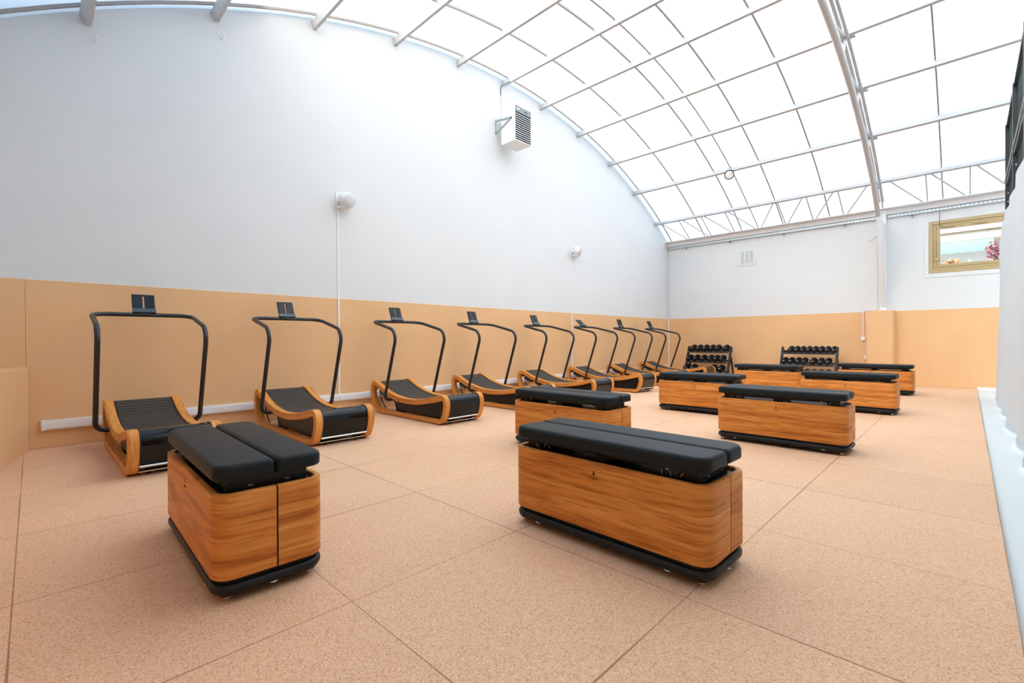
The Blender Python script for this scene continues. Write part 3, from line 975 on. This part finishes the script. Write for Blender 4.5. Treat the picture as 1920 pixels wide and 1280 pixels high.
T_LABEL = 'curved wooden treadmill, '
def make_treadmill():
    t = thing('curved_treadmill', T_LABEL, 'treadmill', (0, YC, 0), 0, 'treadmills along the tan wall')
    for sx in (-1, 1):
        x0, x1 = sorted((sx * HW, sx * (HW - BW)))
        mb = MB()
        mb.ring_sweep(OUT, INN, x0, x1, 0.005)
        mb.build('side_frame', M['oak_band'], t, 40)
    # belt of slats
    mb = MB()
    pts = []
    ys = [-0.80 + 1.70 * k / 170 for k in range(171)]
    path = [(y, z_top(y) - 0.016) for y in ys]
    # back curl
    y_e, z_e = path[-1]
    for k in range(1, 12):
        a = math.radians(10 + 15 * k)
        path.append((y_e + 0.075 * math.sin(a) * 0.9, z_e - 0.075 * (1 - math.cos(a))))
    acc = 0.0
    pitch, gap = 0.062, 0.011
    segs = []
    s = [0.0]
    for p, q in zip(path, path[1:]):
        s.append(s[-1] + math.hypot(q[0] - p[0], q[1] - p[1]))
    def at(d):
        d = min(max(d, 0), s[-1])
        for k in range(len(s) - 1):
            if s[k + 1] >= d:
                u = (d - s[k]) / max(s[k + 1] - s[k], 1e-9)
                return Vector((0, path[k][0] + (path[k + 1][0] - path[k][0]) * u, path[k][1] + (path[k + 1][1] - path[k][1]) * u))
        return Vector((0, *path[-1]))
    d = 0.0
    bw = HW - BW - 0.014
    while d + pitch - gap < s[-1]:
        a, b = at(d), at(d + pitch - gap)
        dirv = (b - a).normalized()
        nv = Vector((0, -dirv.z, dirv.y))
        if nv.z < 0 and d < s[-1] * 0.8: nv = -nv
        mid = (a + b) / 2 - nv * 0.008
        mb.bar(Vector((-bw, mid.y, mid.z)), Vector((bw, mid.y, mid.z)), (b - a).length, 0.016, nv)
        d += pitch
    mb.build('running_belt', M['rubber'], t)
    # belt bed below the slats, with raised rubber edges
    mb = MB()
    for xs, w, up in ((0.0, 2 * (HW - BW) - 0.01, -0.020), (-(HW - BW - 0.006), 0.010, -0.004), (HW - BW - 0.006, 0.010, -0.004)):
        rings = []
        for (y, z) in path[:171:5]:
            zz = z + up + (0.0 if up < -0.01 else 0.004)
            rings.append([(xs - w / 2, y, zz - 0.012), (xs + w / 2, y, zz - 0.012), (xs + w / 2, y, zz), (xs - w / 2, y, zz)])
        mb.stack(rings)
    mb.build('belt_bed', M['rubber_gap'], t)
    # gloss cover round the front
    front = [p for p in OUT if p[0] < -0.70]
    i0 = min(range(len(OUT)), key=lambda i: math.hypot(OUT[i][0] + 0.775, OUT[i][1] - 0.385))
    arc = []
    n = len(OUT)
    for k in range(n):
        p = OUT[(i0 + k) % n]
        arc.append(p)
        if p[1] < 0.085:
            break
    cen = (-0.80, 0.22)
    def pull(p, dd):
        l = math.hypot(cen[0] - p[0], cen[1] - p[1])
        return (p[0] + (cen[0] - p[0]) * dd / l, p[1] + (cen[1] - p[1]) * dd / l)
    mb = MB()
    xw = HW - BW - 0.002
    oa = [pull(p, 0.010) for p in arc]; ia = [pull(p, 0.020) for p in arc]
    loop = oa + ia[::-1]
    mb.prism(loop, -xw, xw, 'x')
    cv = mb.build('front_cover', M['black_gloss'], t, 40)
    mb = MB()
    for sx in (-1, 1):
        ea = [pull(p, 0.004) for p in arc]; eb = [pull(p, 0.024) for p in arc]
        x0, x1 = sorted((sx * xw, sx * (xw - 0.010)))
        mb.prism(ea + eb[::-1], x0, x1, 'x')
    mb.build('cover_edge', M['rubber_gap'], cv, 40)
    # black inner chassis
    ch = [(5.06, .08), (6.14, .075), (6.22, .10), (6.31, .19), (6.50, .265), (6.72, .255), (6.80, .33), (6.79, .42), (6.70, .415), (6.50, .335), (6.2, .262), (5.9, .225), (5.6, .238), (5.3, .285), (5.1, .33), (5.035, .28), (5.035, .15)]
    ch = [(y - YC, z) for y, z in ch]
    mb = MB()
    for sx in (-1, 1):
        x0, x1 = sorted((sx * (HW - BW - 0.006), sx * (HW - BW - 0.020)))
        mb.prism(ch, x0, x1, 'x')
    mb.prism([(p[0], p[1]) for p in [(-0.87, .09), (0.15, .085), (0.15, .20), (-0.35, .21), (-0.80, .29), (-0.87, .2)]], -(HW - BW - 0.022), HW - BW - 0.022, 'x')
    mb.build('chassis', M['black_body'], t)
    mb = MB()
    for sx in (-1, 1):
        pts = [(sx * (HW - BW - 0.012), y - YC, z) for y, z in ((6.815, 0.36), (6.80, 0.28), (6.76, 0.20), (6.70, 0.13), (6.62, 0.075))]
        mb.tube(pts, 0.008, 8)
    mb.build('rear_strap', M['black_body'], t)
    for sx in (-1, 1):
        x0, x1 = sorted((sx * (HW - BW - 0.021), sx * (HW - BW - 0.060)))
        MB().prism([(6.16 - YC, 0.0), (6.30 - YC, 0.0), (6.33 - YC, 0.05), (6.42 - YC, 0.26), (6.25 - YC, 0.25), (6.14 - YC, 0.06)], x0, x1, 'x').build('foot', M['black_base'], t)
        for y, z in ((6.71, 0.385), (6.70, 0.275), (6.38, 0.235), (6.30, 0.215)):
            MB().lathe([(0.012, 0.0), (0.012, 0.006), (0.006, 0.009), (0, 0.009)], (sx * (HW - BW - 0.007), y - YC, z), (sx, 0, 0), 10).build('bolt', M['nickel'], t)
        # wheel at the front
        mb = MB()
        mb.lathe([(0.0, -0.013), (0.026, -0.013), (0.032, -0.008), (0.032, 0.008), (0.026, 0.013), (0, 0.013)], (sx * 0.185, 5.105 - YC, 0.032), (1, 0, 0), 18)
        wh = mb.build('wheel', M['black_base'], t)
        MB().box(sx * 0.185 - 0.030, sx * 0.185 + 0.030, 5.085 - YC, 5.135 - YC, 0.034, 0.082, 0.004, 1).build('wheel_bracket', M['black_base'], wh)
        MB().box(*sorted((sx * (HW - 0.012), sx * (HW - BW + 0.012))), 5.135 - YC, 5.215 - YC, 0.0, 0.012, 0.003, 1).build('rubber_foot', M['rubber_gap'], t)
        MB().box(*sorted((sx * (HW - 0.012), sx * (HW - BW + 0.012))), 6.50 - YC, 6.58 - YC, 0.0, 0.010, 0.003, 1).build('rubber_foot', M['rubber_gap'], t)
    for y, z, r in ((5.020, 0.088, 0.011), (5.075, 0.036, 0.010)):
        MB().tube([(-(HW - BW - 0.001), y - YC, z), (HW - BW - 0.001, y - YC, z)], r, 10).build('front_rod', M['chrome'], t)
    # handlebar: one bent tube
    hb = 0.450
    yb, yk, yt = 6.34 - YC, 5.98 - YC, 6.70 - YC
    left = [(-0.27, yb, 0.245), (-hb, yb, 0.245), (-hb, yk, 1.285), (-hb, yt, 1.452)]
    right = [(-p[0], p[1], p[2]) for p in left[::-1]]
    pts = fillet(left + right, [0, 0.085, 0.16, 0.14, 0.14, 0.16, 0.085, 0], 9)
    MB().tube(pts, 0.0235, 16).build('handlebar', M['black_steel'], t, 60)
    mb = MB()
    for sx in (-1, 1):
        mb.lathe([(0.045, 0.0), (0.045, 0.012), (0.030, 0.016), (0.028, 0.03)], (sx * (HW - BW - 0.006), yb, 0.245), (sx, 0, 0), 18)
    mb.build('handlebar_socket', M['black_body'], t)
    # console plate on the cross bar
    con_o = bpy.data.objects.new('console', None)
    W2, Hc = 0.104, 0.235
    mb = MB()
    th = 0.006
    mb.box(-W2, W2, -th, th, 0.0, 0.058, 0.002, 1)
    mb.box(-W2, W2, -th, th, Hc - 0.022, Hc, 0.002, 1)
    mb.box(-W2, -0.0075, -th, th, 0.058, Hc - 0.022)
    mb.box(0.0075, W2, -th, th, 0.058, Hc - 0.022)
    con = mb.build('console', M['black_body'], t)
    con.location = (0, yt - 0.005, 1.452 + 0.016)
    con.rotation_euler = (math.radians(-22), 0, 0)
    for sx in (-1, 1):
        x0, x1 = sorted((sx * 0.018, sx * (W2 - 0.010)))
        MB().box(x0, x1, -th - 0.003, -th - 0.0002, 0.064, Hc - 0.012, 0.001, 1).build('pane', M['screen'], con)
    MB().prism([(-th - 0.0002, 0.0), (-th - 0.0002, 0.060), (-th - 0.010, 0.058), (-th - 0.024, 0.030), (-th - 0.030, 0.0)], -W2 - 0.002, W2 + 0.002, 'x').build('ledge', M['ledge'], con)
    MB().box(-0.05, 0.05, -0.020, 0.012, -0.024, -0.0005, 0.004, 1).build('clamp', M['black_steel'], con)
    return t

tm_x = [0.890, 2.445, 4.175, 5.835, 7.625, 9.365, 11.09, 12.78]
ordn = ['first in the row, nearest the camera at the left', 'second in the row from the left', 'third in the row from the left', 'fourth in the row from the left',
        'fifth in the row, partly behind a storage bench', 'sixth in the row, its console tilted far back', 'seventh in the row, next to last before the corner', 'eighth and last in the row, by the corner']
tm0 = make_treadmill()
for k, x in enumerate(tm_x):
    if k == 0:
        o = tm0
        o.location = (x, YC, 0)
        o['label'] = T_LABEL + ordn[0]
    else:
        o = dup(tm0, (x, YC, 0), 0, T_LABEL + ordn[k])
    if k == 5:
        for c in o.children:
            if c.name.startswith('console'):
                c.rotation_euler = (math.radians(-46), 0, 0)
    elif k:
        for c in o.children:
            if c.name.startswith('console'):
                c.rotation_euler = (math.radians(-22 + (k * 37 % 7) - 3), 0, 0)

# ------------------------------------------------------------------ storage benches
BWD, BL, BR = 0.480, 1.253, 0.086
ZB, ZT_ = 0.105, 0.480
SEAM = (0.531 - 0.5) * BWD
B_LABEL = 'oak bench with black padded top, '
def c_profile(side):
    """half of the hollow rounded box: outer then inner path, from seam to seam"""
    out = rrect(BWD, BL, BR, 10)
    wall = 0.032
    inn = rrect(BWD - 2 * wall, BL - 2 * wall, BR - wall, 10)
    def cut(loop):
        if side < 0:
            pts = [p for p in loop if p[0] < SEAM - 0.004]
            pts.sort(key=lambda p: 0)
            x = SEAM - 0.004
        else:
            pts = [p for p in loop if p[0] > SEAM + 0.004]
            x = SEAM + 0.004
        # order: start at +y end of the seam, go round to -y end
        top = max(p[1] for p in loop); bot = min(p[1] for p in loop)
        if side < 0:
            seq = [p for p in loop if p[0] < x]           # ccw from (-,+) corner to (-,-) corner
        else:
            n = 11
            seq = (loop[0:n] + [])[::-1] + loop[3 * n:4 * n][::-1]
            seq = [p for p in seq if p[0] > x]
        return [(x, top)] + seq + [(x, bot)]
    o, i = cut(out), cut(inn)
    return o, i

def half_body(side):
    o, i = c_profile(side)
    mb = MB()
    bev = 0.008
    def shift(po, pi, d):
        out = []
        for a, b in zip(po, pi):
            l = math.hypot(b[0] - a[0], b[1] - a[1]) or 1
            out.append((a[0] + (b[0] - a[0]) * d / l, a[1] + (b[1] - a[1]) * d / l))
        return out
    rings = []
    for d_o, z in ((0.004, ZB), (0.0, ZB + 0.004), (0.0, ZT_ - bev), (0.0024, ZT_ - 0.0024), (bev, ZT_)):
        pass
    lay_o = [(shift(o, i, 0.004), ZB), (o, ZB + 0.004), (o, ZT_ - bev), (shift(o, i, 0.0025), ZT_ - 0.0025), (shift(o, i, bev), ZT_)]
    lay_i = [(shift(i, o, 0.004), ZT_), (i, ZT_ - 0.004), (i, ZB)]
    lays = lay_o + lay_i
    vs = [[mb.bm.verts.new((p[0], p[1], z)) for p in ring] for ring, z in lays]
    n = len(o)
    m_ = len(vs)
    for a in range(m_):
        b = (a + 1) % m_
        for k in range(n - 1):
            mb.bm.faces.new((vs[a][k], vs[a][k + 1], vs[b][k + 1], vs[b][k]))
    mb.bm.faces.new([vs[a][0] for a in range(m_)])
    mb.bm.faces.new([vs[a][n - 1] for a in range(m_)][::-1])
    return mb

def text_mesh(txt, size):
    cu = bpy.data.curves.new('lettering', 'FONT')
    cu.body = txt
    cu.size = size
    cu.align_x = 'CENTER'
    cu.align_y = 'CENTER'
    cu.extrude = 0.0004
    tmp = bpy.data.objects.new('lettering', cu)
    COL.objects.link(tmp)
    dg = bpy.context.evaluated_depsgraph_get()
    me = bpy.data.meshes.new_from_object(tmp.evaluated_get(dg))
    bpy.data.objects.remove(tmp)
    return me

def make_bench():
    t = thing('storage_bench', B_LABEL, 'bench', (0, 0, 0), 0, 'storage benches on the cork floor')
    fp = half_body(-1).build('front_half', M['oak_bench'], t, 40)
    half_body(1).build('rear_half', M['oak_bench'], t, 40)
    # print on the camera side
    em = MB()
    x = -BWD / 2 - 0.0006
    tree = [(0.0, 0.034), (-0.0055, 0.020), (-0.0035, 0.0205), (-0.0100, 0.009), (-0.0016, 0.010), (-0.0016, 0.0), (0.0016, 0.0), (0.0016, 0.010), (0.0100, 0.009), (0.0035, 0.0205), (0.0055, 0.020)]
    em.prism([(p[0], 0.405 + p[1]) for p in tree], x, x + 0.0009, 'x')
    em.build('tree_emblem', M['ink'], fp)
    tm = text_mesh('NOHRD', 0.0155)
    tm.materials.clear(); tm.materials.append(M['ink'])
    to = bpy.data.objects.new('lettering', tm)
    COL.objects.link(to)
    to.parent = fp
    to.matrix_local = Matrix.Translation((x + 0.0003, 0, 0.394)) @ Matrix.Rotation(-PI / 2, 4, 'Z') @ Matrix.Rotation(PI / 2, 4, 'X')
    # black core, tray and pad carriers
    mb = MB()
    soft_slab(mb, BWD - 0.070, BL - 0.070, 0.110, 0.462, [0.05] * 4, 0.003, 0.003)
    for sy in (-1, 1):
        mb.box(SEAM - 0.0038, SEAM + 0.0038, *sorted((sy * (BL / 2 - 0.004), sy * (BL / 2 - 0.034))), ZB + 0.004, ZT_ - 0.003)  # black strip fills the seam gap, standing in for its shade
    mb.build('tray', M['black_body'], t)
    mb = MB()
    for y in (-0.50, 0.50):
        mb.box(-0.175, 0.175, y - 0.055, y + 0.055, 0.463, 0.534, 0.006, 1)
    mb.box(-0.175, 0.175, -0.045, 0.045, 0.463, 0.534, 0.006, 1)
    for sx in (-1, 1):
        mb.box(*sorted((sx * 0.155, sx * 0.175)), -0.46, 0.46, 0.508, 0.534)
    mb.build('pad_carrier', M['black_body'], t)
    mb = MB()
    rnd = random.Random(3)
    for sy in (-1, 1):
        for sx in (-1, 1):
            for k in range(3):
                y = sy * (0.37 + 0.045 * k)
                MB().tube([(sx * 0.180, y, 0.482 + rnd.uniform(-0.006, 0.006)), (sx * 0.182, y + rnd.uniform(-0.022, 0.022), 0.506)], 0.0020, 6).build('latch_rod', M['nickel'], t)
            MB().box(*sorted((sx * 0.176, sx * 0.181)), sy * 0.395 - 0.007, sy * 0.395 + 0.007, 0.509, 0.513).build('latch_plate', M['nickel'], t)
        for x0 in (-0.10, 0.06):
            MB().box(x0 + 0.01, x0 + 0.03, *sorted((sy * 0.556, sy * 0.560)), 0.486, 0.490).build('latch_plate', M['nickel'], t)
    # pads
    wl = BWD / 2 + SEAM - 0.008
    wr = BWD / 2 - SEAM - 0.008
    PL = 1.235
    mb = MB()
    soft_slab(mb, wl, PL, 0.535, 0.606, [0.026, 0.068, 0.068, 0.026], 0.026, 0.012, SEAM - 0.004 - wl / 2, 0, 6)
    mb.build('pad', M['leather'], t, 50)
    mb = MB()
    soft_slab(mb, wr, PL, 0.535, 0.606, [0.068, 0.026, 0.026, 0.068], 0.026, 0.012, SEAM + 0.004 + wr / 2, 0, 6)
    mb.build('pad', M['leather'], t, 50)
    # base
    mb = MB()
    soft_slab(mb, BWD - 0.05, BL - 0.05, 0.068, 0.110, [0.07] * 4, 0.001, 0.001)
    soft_slab(mb, BWD + 0.004, BL + 0.004, 0.030, 0.082, [0.10] * 4, 0.016, 0.030)
    mb.build('base', M['black_base'], t, 50)
    for sx in (-1, 1):
        for sy in (-1, 1):
            cx_, cy_ = sx * (BWD / 2 - 0.062), sy * (BL / 2 - 0.062)
            w = MB().lathe([(0.0, -0.019), (0.010, -0.016), (0.017, -0.008), (0.019, 0.0), (0.017, 0.008), (0.010, 0.016), (0, 0.019)], (cx_, cy_, 0.019), (0, 0, 1), 16).build('caster', M['nickel'], t)
            MB().lathe([(0.028, 0.0), (0.028, 0.014), (0.026, 0.018)], (cx_, cy_, 0.024), (0, 0, 1), 16).build('caster_cup', M['black_base'], w)
            MB().lathe([(0.0, 0.0), (0.016, 0.001), (0.021, 0.005), (0.016, 0.009), (0.0, 0.010)], (sx * (BWD / 2 - 0.020), sy * 0.42, 0.033), (0, 0, 1), 18).build('levelling_foot', M['mark_white'], t)
    for sy in (-1, 1):
        MB().lathe([(0.0, 0.0), (0.016, 0.001), (0.021, 0.005), (0.016, 0.009), (0.0, 0.010)], (0.0, sy * (BL / 2 - 0.020), 0.033), (0, 0, 1), 18).build('levelling_foot', M['mark_white'], t)
    return t

bench_at = [(0.793, 2.920, -0.028, 'nearest the camera on the left, pointing away from us'),
            (2.366, 1.452, -0.021, 'largest in view, in the centre foreground'),
            (3.967, 3.017, -0.014, 'right behind the centre foreground bench'),
            (5.738, 1.455, -0.004, 'second back in the right-hand column, its wood strongly grained'),
            (7.413, 3.037, 0.001, 'third back in the column nearer the treadmills'),
            (9.114, 1.372, -0.007, 'third back in the right-hand column'),
            (10.786, 3.007, 0.0, 'farthest in the column nearer the treadmills'),
            (12.366, 1.393, -0.002, 'farthest on the right, in front of the pilaster')]
bench0 = make_bench()
for k, (x, y, rz, lab) in enumerate(bench_at):
    if k == 0:
        bench0.location = (x, y, 0)
        bench0.rotation_euler = (0, 0, rz)
        bench0['label'] = B_LABEL + lab
    else:
        dup(bench0, (x, y, 0), rz, B_LABEL + lab)

# ------------------------------------------------------------------ dumbbell racks and dumbbells
def make_rack(y0, y1, label):
    """y0 < y1: inner edges of the uprights; leaning A-frame against the far wall"""
    t = thing('dumbbell_rack', label, 'rack', (0, 0, 0), 0, 'dumbbell racks by the far wall')
    for y in (y0 - 0.035, y1 + 0.035):
        u = MB().bar((14.02, y, 0.022), (14.40, y, 0.915), 0.05, 0.075, (1, 0, 0)).build('upright', M['rack'], t)
        MB().box(13.96, 14.62, y - 0.035, y + 0.035, 0.0, 0.03, 0.004, 1).build('foot', M['rack'], u)
        MB().bar((14.58, y, 0.03), (14.36, y, 0.60), 0.04, 0.05, (1, 0, 0)).build('brace', M['rack'], u)
    for z in (0.81, 0.505, 0.20):
        xf = 14.02 + (z / 0.915) * 0.38
        mb = MB()
        mb.bar((xf - 0.06, y0 - 0.012, z - 0.055), (xf - 0.06, y1 + 0.012, z - 0.055), 0.03, 0.045, (0.25, 0, 1))
        mb.bar((xf + 0.15, y0 - 0.012, z - 0.008), (xf + 0.15, y1 + 0.012, z - 0.008), 0.03, 0.045, (0.25, 0, 1))
        sh = mb.build('shelf', M['rack'], t)
        mb = MB()
        for y in (y0 - 0.010, y1 + 0.010):
            mb.bar((xf - 0.08, y, z - 0.058), (xf + 0.18, y, z + 0.0), 0.02, 0.07, (0, 0, 1))
        mb.build('shelf_bracket', M['rack'], sh)
        for y in (y0 - 0.010, y1 + 0.010):
            MB().lathe([(0.012, 0), (0.010, 0.006), (0, 0.007)], (xf - 0.082, y, z - 0.058), (-1, 0, 0.2), 10).build('bolt', M['nickel'], sh)
    return t

make_rack(5.03, 6.22, 'charcoal three-shelf dumbbell rack by the far wall, the left one nearer the corner')
make_rack(2.42, 3.60, 'charcoal three-shelf dumbbell rack by the far wall, the right one')

def make_dumbbell():
    t = thing('dumbbell', '', 'dumbbell', (0, 0, 0), 0, '')
    MB().tube([(-0.07, 0, 0), (0.07, 0, 0)], 0.016, 10).build('handle', M['rack'], t)
    for sx in (-1, 1):
        h = MB().lathe([(0.030, 0.0), (0.066, 0.006), (0.080, 0.022), (0.082, 0.050), (0.074, 0.078), (0.056, 0.092), (0.050, 0.094), (0, 0.092)], (sx * 0.058, 0, 0), (sx, 0, 0), 12).build('head', M['iron'], t, 25)
        if sx < 0:
            MB().box(-0.1535, -0.1505, -0.021, 0.021, 0.030, 0.043).build('weight_mark', M['mark_white'], h)
    return t
db0 = make_dumbbell()
ORD = ['first', 'second', 'third', 'fourth', 'fifth', 'sixth', 'seventh', 'eighth']
rows = []
rk1 = [[6.128, 5.937, 5.747, 5.553, 5.380, 5.146], [6.186, 5.985, 5.769, 5.549, 5.380, 5.203], [6.215, 6.016, 5.418, 5.200]]
rk2 = [[3.441, 3.301, 3.160, 3.020, 2.880, 2.740, 2.600, 2.460], [3.557, 3.406, 3.241, 3.095, 2.889, 2.725, 2.565], [3.185, 3.024, 2.866, 2.71, 2.55]]
first = True
for rk, nm in ((rk1, 'left'), (rk2, 'right')):
    for lev, (ys, z, sn) in enumerate(zip(rk, (0.81, 0.505, 0.20), ('top', 'middle', 'bottom'))):
        xf = 14.02 + (z / 0.915) * 0.38
        for k, y in enumerate(ys):
            lab = 'black round-headed dumbbell, %s from the left on the %s shelf of the %s rack' % (ORD[k], sn, nm)
            grp = 'dumbbells on the %s rack' % nm
            if first:
                o = db0
                first = False
            else:
                o = dup(db0, (0, 0, 0))
            o['label'] = lab
            o['group'] = grp
            sc = (1.04, 1.02, 1.18)[lev] if nm == 'left' else (0.85, 0.88, 0.94)[lev]
            o.location = (xf + 0.045, y, z + 0.082 * sc - 0.019)
            o.rotation_euler = (0, -math.atan2(0.047, 0.21), 0)
            o.scale = (1.0, sc, sc)
            if nm == 'left' and lev == 0 and k == 5:
                o.rotation_euler = (0.25, -math.atan2(0.047, 0.21), 0)

# ------------------------------------------------------------------ curtain and fence at the right
cur = thing('white_curtain', 'long white curtain hanging in folds from the dark fence at the right edge', 'curtain', (0, 0, 0))
rnd = random.Random(11)
mb = MB()
xs = []
x = 12.70
while x > -0.40:
    xs.append(x)
    x -= 0.035
phase = 0.0
NZ = 26
cols = []
for i, x in enumerate(xs):
    fold = 0.80 * math.sin(x * 5.1 + 1.5 + 0.9 * math.sin(x * 1.1)) + 0.20 * math.sin(x * 2.3 + 1.0)
    dend = 12.70 - x
    col = []
    for k in range(NZ + 1):
        u = k / NZ                      # 0 at the top
        ztop = 3.22 - 0.34 * math.exp(-dend / 0.22)
        z = ztop * (1 - u) + 0.012 * u
        amp = 0.018 + 0.036 * u ** 0.8
        yc = -0.455 + 0.055 * u ** 1.2 + 0.050 * math.exp(-dend / 0.18) * (1 - u)
        near = 0.0
        y = yc - 0.10 * near + amp * fold
        xx = x + 0.02 * math.sin(7 * x + 5 * u)
        col.append(Vector((xx, y, z)))
    cols.append(col)
va = [[mb.bm.verts.new(p) for p in c] for c in cols]
vb = [[mb.bm.verts.new(p + Vector((0, -0.004, 0))) for p in c] for c in cols]
for i in range(len(cols) - 1):
    for k in range(NZ):
        mb.bm.faces.new((va[i][k], va[i + 1][k], va[i + 1][k + 1], va[i][k + 1]))
        mb.bm.faces.new((vb[i][k], vb[i][k + 1], vb[i + 1][k + 1], vb[i + 1][k]))
    mb.bm.faces.new((va[i][0], vb[i][0], vb[i + 1][0], va[i + 1][0]))
    mb.bm.faces.new((va[i][NZ], va[i + 1][NZ], vb[i + 1][NZ], vb[i][NZ]))
for k in range(NZ):
    mb.bm.faces.new((va[0][k], va[0][k + 1], vb[0][k + 1], vb[0][k]))
    mb.bm.faces.new((va[-1][k], vb[-1][k], vb[-1][k + 1], va[-1][k + 1]))
mb.build('cloth', M['curtain'], cur, 80)
hem = MB()
for i in range(len(cols) - 1):
    a, b = cols[i][NZ], cols[i + 1][NZ]
    hem.bar(a + Vector((0, 0.004, 0.03)), b + Vector((0, 0.004, 0.03)), 0.004, 0.06)
hem.build('hem', M['curtain'], cur, 80)

fen = thing('mesh_fence', 'tall dark green steel mesh fence above the white curtain', 'fence', (0, 0, 0))
FY = -0.535
FX1 = 12.74
for k in range(7):
    x = FX1 - 2.0 * k
    p = MB().box(x - 0.04, x + 0.04, FY - 0.05, FY + 0.03, -0.025, 5.12, 0.004, 1)
    po = p.build('fence_post', M['fence'], fen)
    for j in range(5):
        z = 3.35 + 0.16 * j
        MB().box(x - 0.048, x - 0.0405, FY - 0.012, FY + 0.0, z, z + 0.02).build('lit_slot_mark', M['mark_white'], po)  # white boxes stand in for light showing through holes in the post
for z in (3.05, 4.02, 5.09):
    MB().box(-0.44, FX1, FY - 0.02, FY + 0.02, z - 0.025, z + 0.025).build('fence_rail', M['fence'], fen)
mb = MB()
x = -0.42
while x < FX1:
    mb.box(x - 0.003, x + 0.003, FY - 0.026, FY - 0.0205, 3.0, 5.1)
    x += 0.055
z = 3.05
while z < 5.1:
    mb.box(-0.44, FX1, FY - 0.032, FY - 0.0265, z - 0.003, z + 0.003)
    z += 0.055
mb.build('mesh_panel', M['fence'], fen)
MB().tube([(FX1 - 0.03, FY + 0.045, 4.03), (6.0, FY + 0.045, 4.03), (-0.44, FY + 0.045, 4.03)], 0.006, 8).build('rope', M['rope'], fen)

# ------------------------------------------------------------------ outside, seen through the window and shading the roof
struct(MB().box(15.2, 45, -30, 30, -0.4, -0.02).build('ground', M['soil']))
hs = thing('neighbour_house', 'cream and white house across the yard, seen through the window', 'house', (0, 0, 0))
MB().box(26.2, 32, -14, 14, -0.02, 8.5).build('wall', M['house_white'], hs)
MB().box(24.4, 26.2, -14, 14, 4.78, 5.12, 0.02, 1).build('parapet', M['cream'], hs)
MB().box(24.3, 26.25, -14, 14, 5.12, 5.20, 0.01, 1).build('parapet_cap', M['cream'], hs)
for y in (0.35, -0.05, -0.62, 2.2, -2.6):
    MB().box(25.05, 25.17, y - 0.05, y + 0.05, -0.02, 4.7).build('post', M['house_white'], hs)
aw = hs
MB().prism([(24.30, 4.34), (24.30, 4.56), (24.395, 4.78), (24.395, 4.70), (24.33, 4.55), (24.33, 4.34)], -0.68, 4.0, 'y').build('awning', M['awning'], aw)

def leafy(name, label, cat, c, rad, mat, n, seed, size=0.06):
    rr = random.Random(seed)
    t = thing(name, label, cat, (c[0], c[1], -0.02))
    mb = MB()
    for _ in range(n):
        v = Vector((rr.gauss(0, 1), rr.gauss(0, 1), rr.gauss(0, 1))).normalized() * (rr.random() ** 0.5)
        p = Vector((v.x * rad[0], v.y * rad[1], c[2] + 0.02 + v.z * rad[2]))
        q = Quaternion((rr.random() - .5, rr.random() - .5, rr.random() - .5), rr.random() * 6)
        s = size * rr.uniform(0.6, 1.3)
        vs = [mb.bm.verts.new(p + q @ Vector(o) * s) for o in ((-1, 0, 0), (0, -.45, 0.1), (1, 0, 0), (0, .45, 0.1))]
        mb.bm.faces.new(vs)
    mb.build('foliage', mat, t)
    mb = MB()
    mb.tube([(0, 0, 0.0), (0.03, 0.02, c[2] * 0.6), (0, 0, c[2] + 0.1)], 0.05, 8)
    for _ in range(6):
        mb.tube([(0, 0, c[2] - rad[2] * 0.7), (rr.uniform(-.7, .7) * rad[0], rr.uniform(-.7, .7) * rad[1], c[2] + rr.uniform(-.3, .7) * rad[2])], 0.015, 6)
    mb.build('trunk', M['bark'], t)
    return t
leafy('plum_shrub', 'plum-red leaved shrub outside the window, at the right', 'shrub', (23.6, -0.72, 4.20), (0.3, 0.30, 0.38), M['leaf_red'], 420, 2, 0.055)
leafy('flowering_shrub', 'low orange flowering plant outside, at the left of the window', 'plant', (23.9, 0.42, 3.98), (0.2, 0.30, 0.12), M['leaf_orange'], 120, 5, 0.05)

# unseen block added next door, sized to shade the left part of the roof
nb = thing('roof_shading_block', 'unseen tall block added beyond the near side wall to shade the roof', 'building', (0, 0, 0))
MB().box(-9.0, -0.90, -16, 16, -0.02, 9.0).build('wall', M['brick'], nb)
MB().box(-9.1, -0.86, -16.1, 16.1, 9.0, 9.15).build('roof', M['brick'], nb)
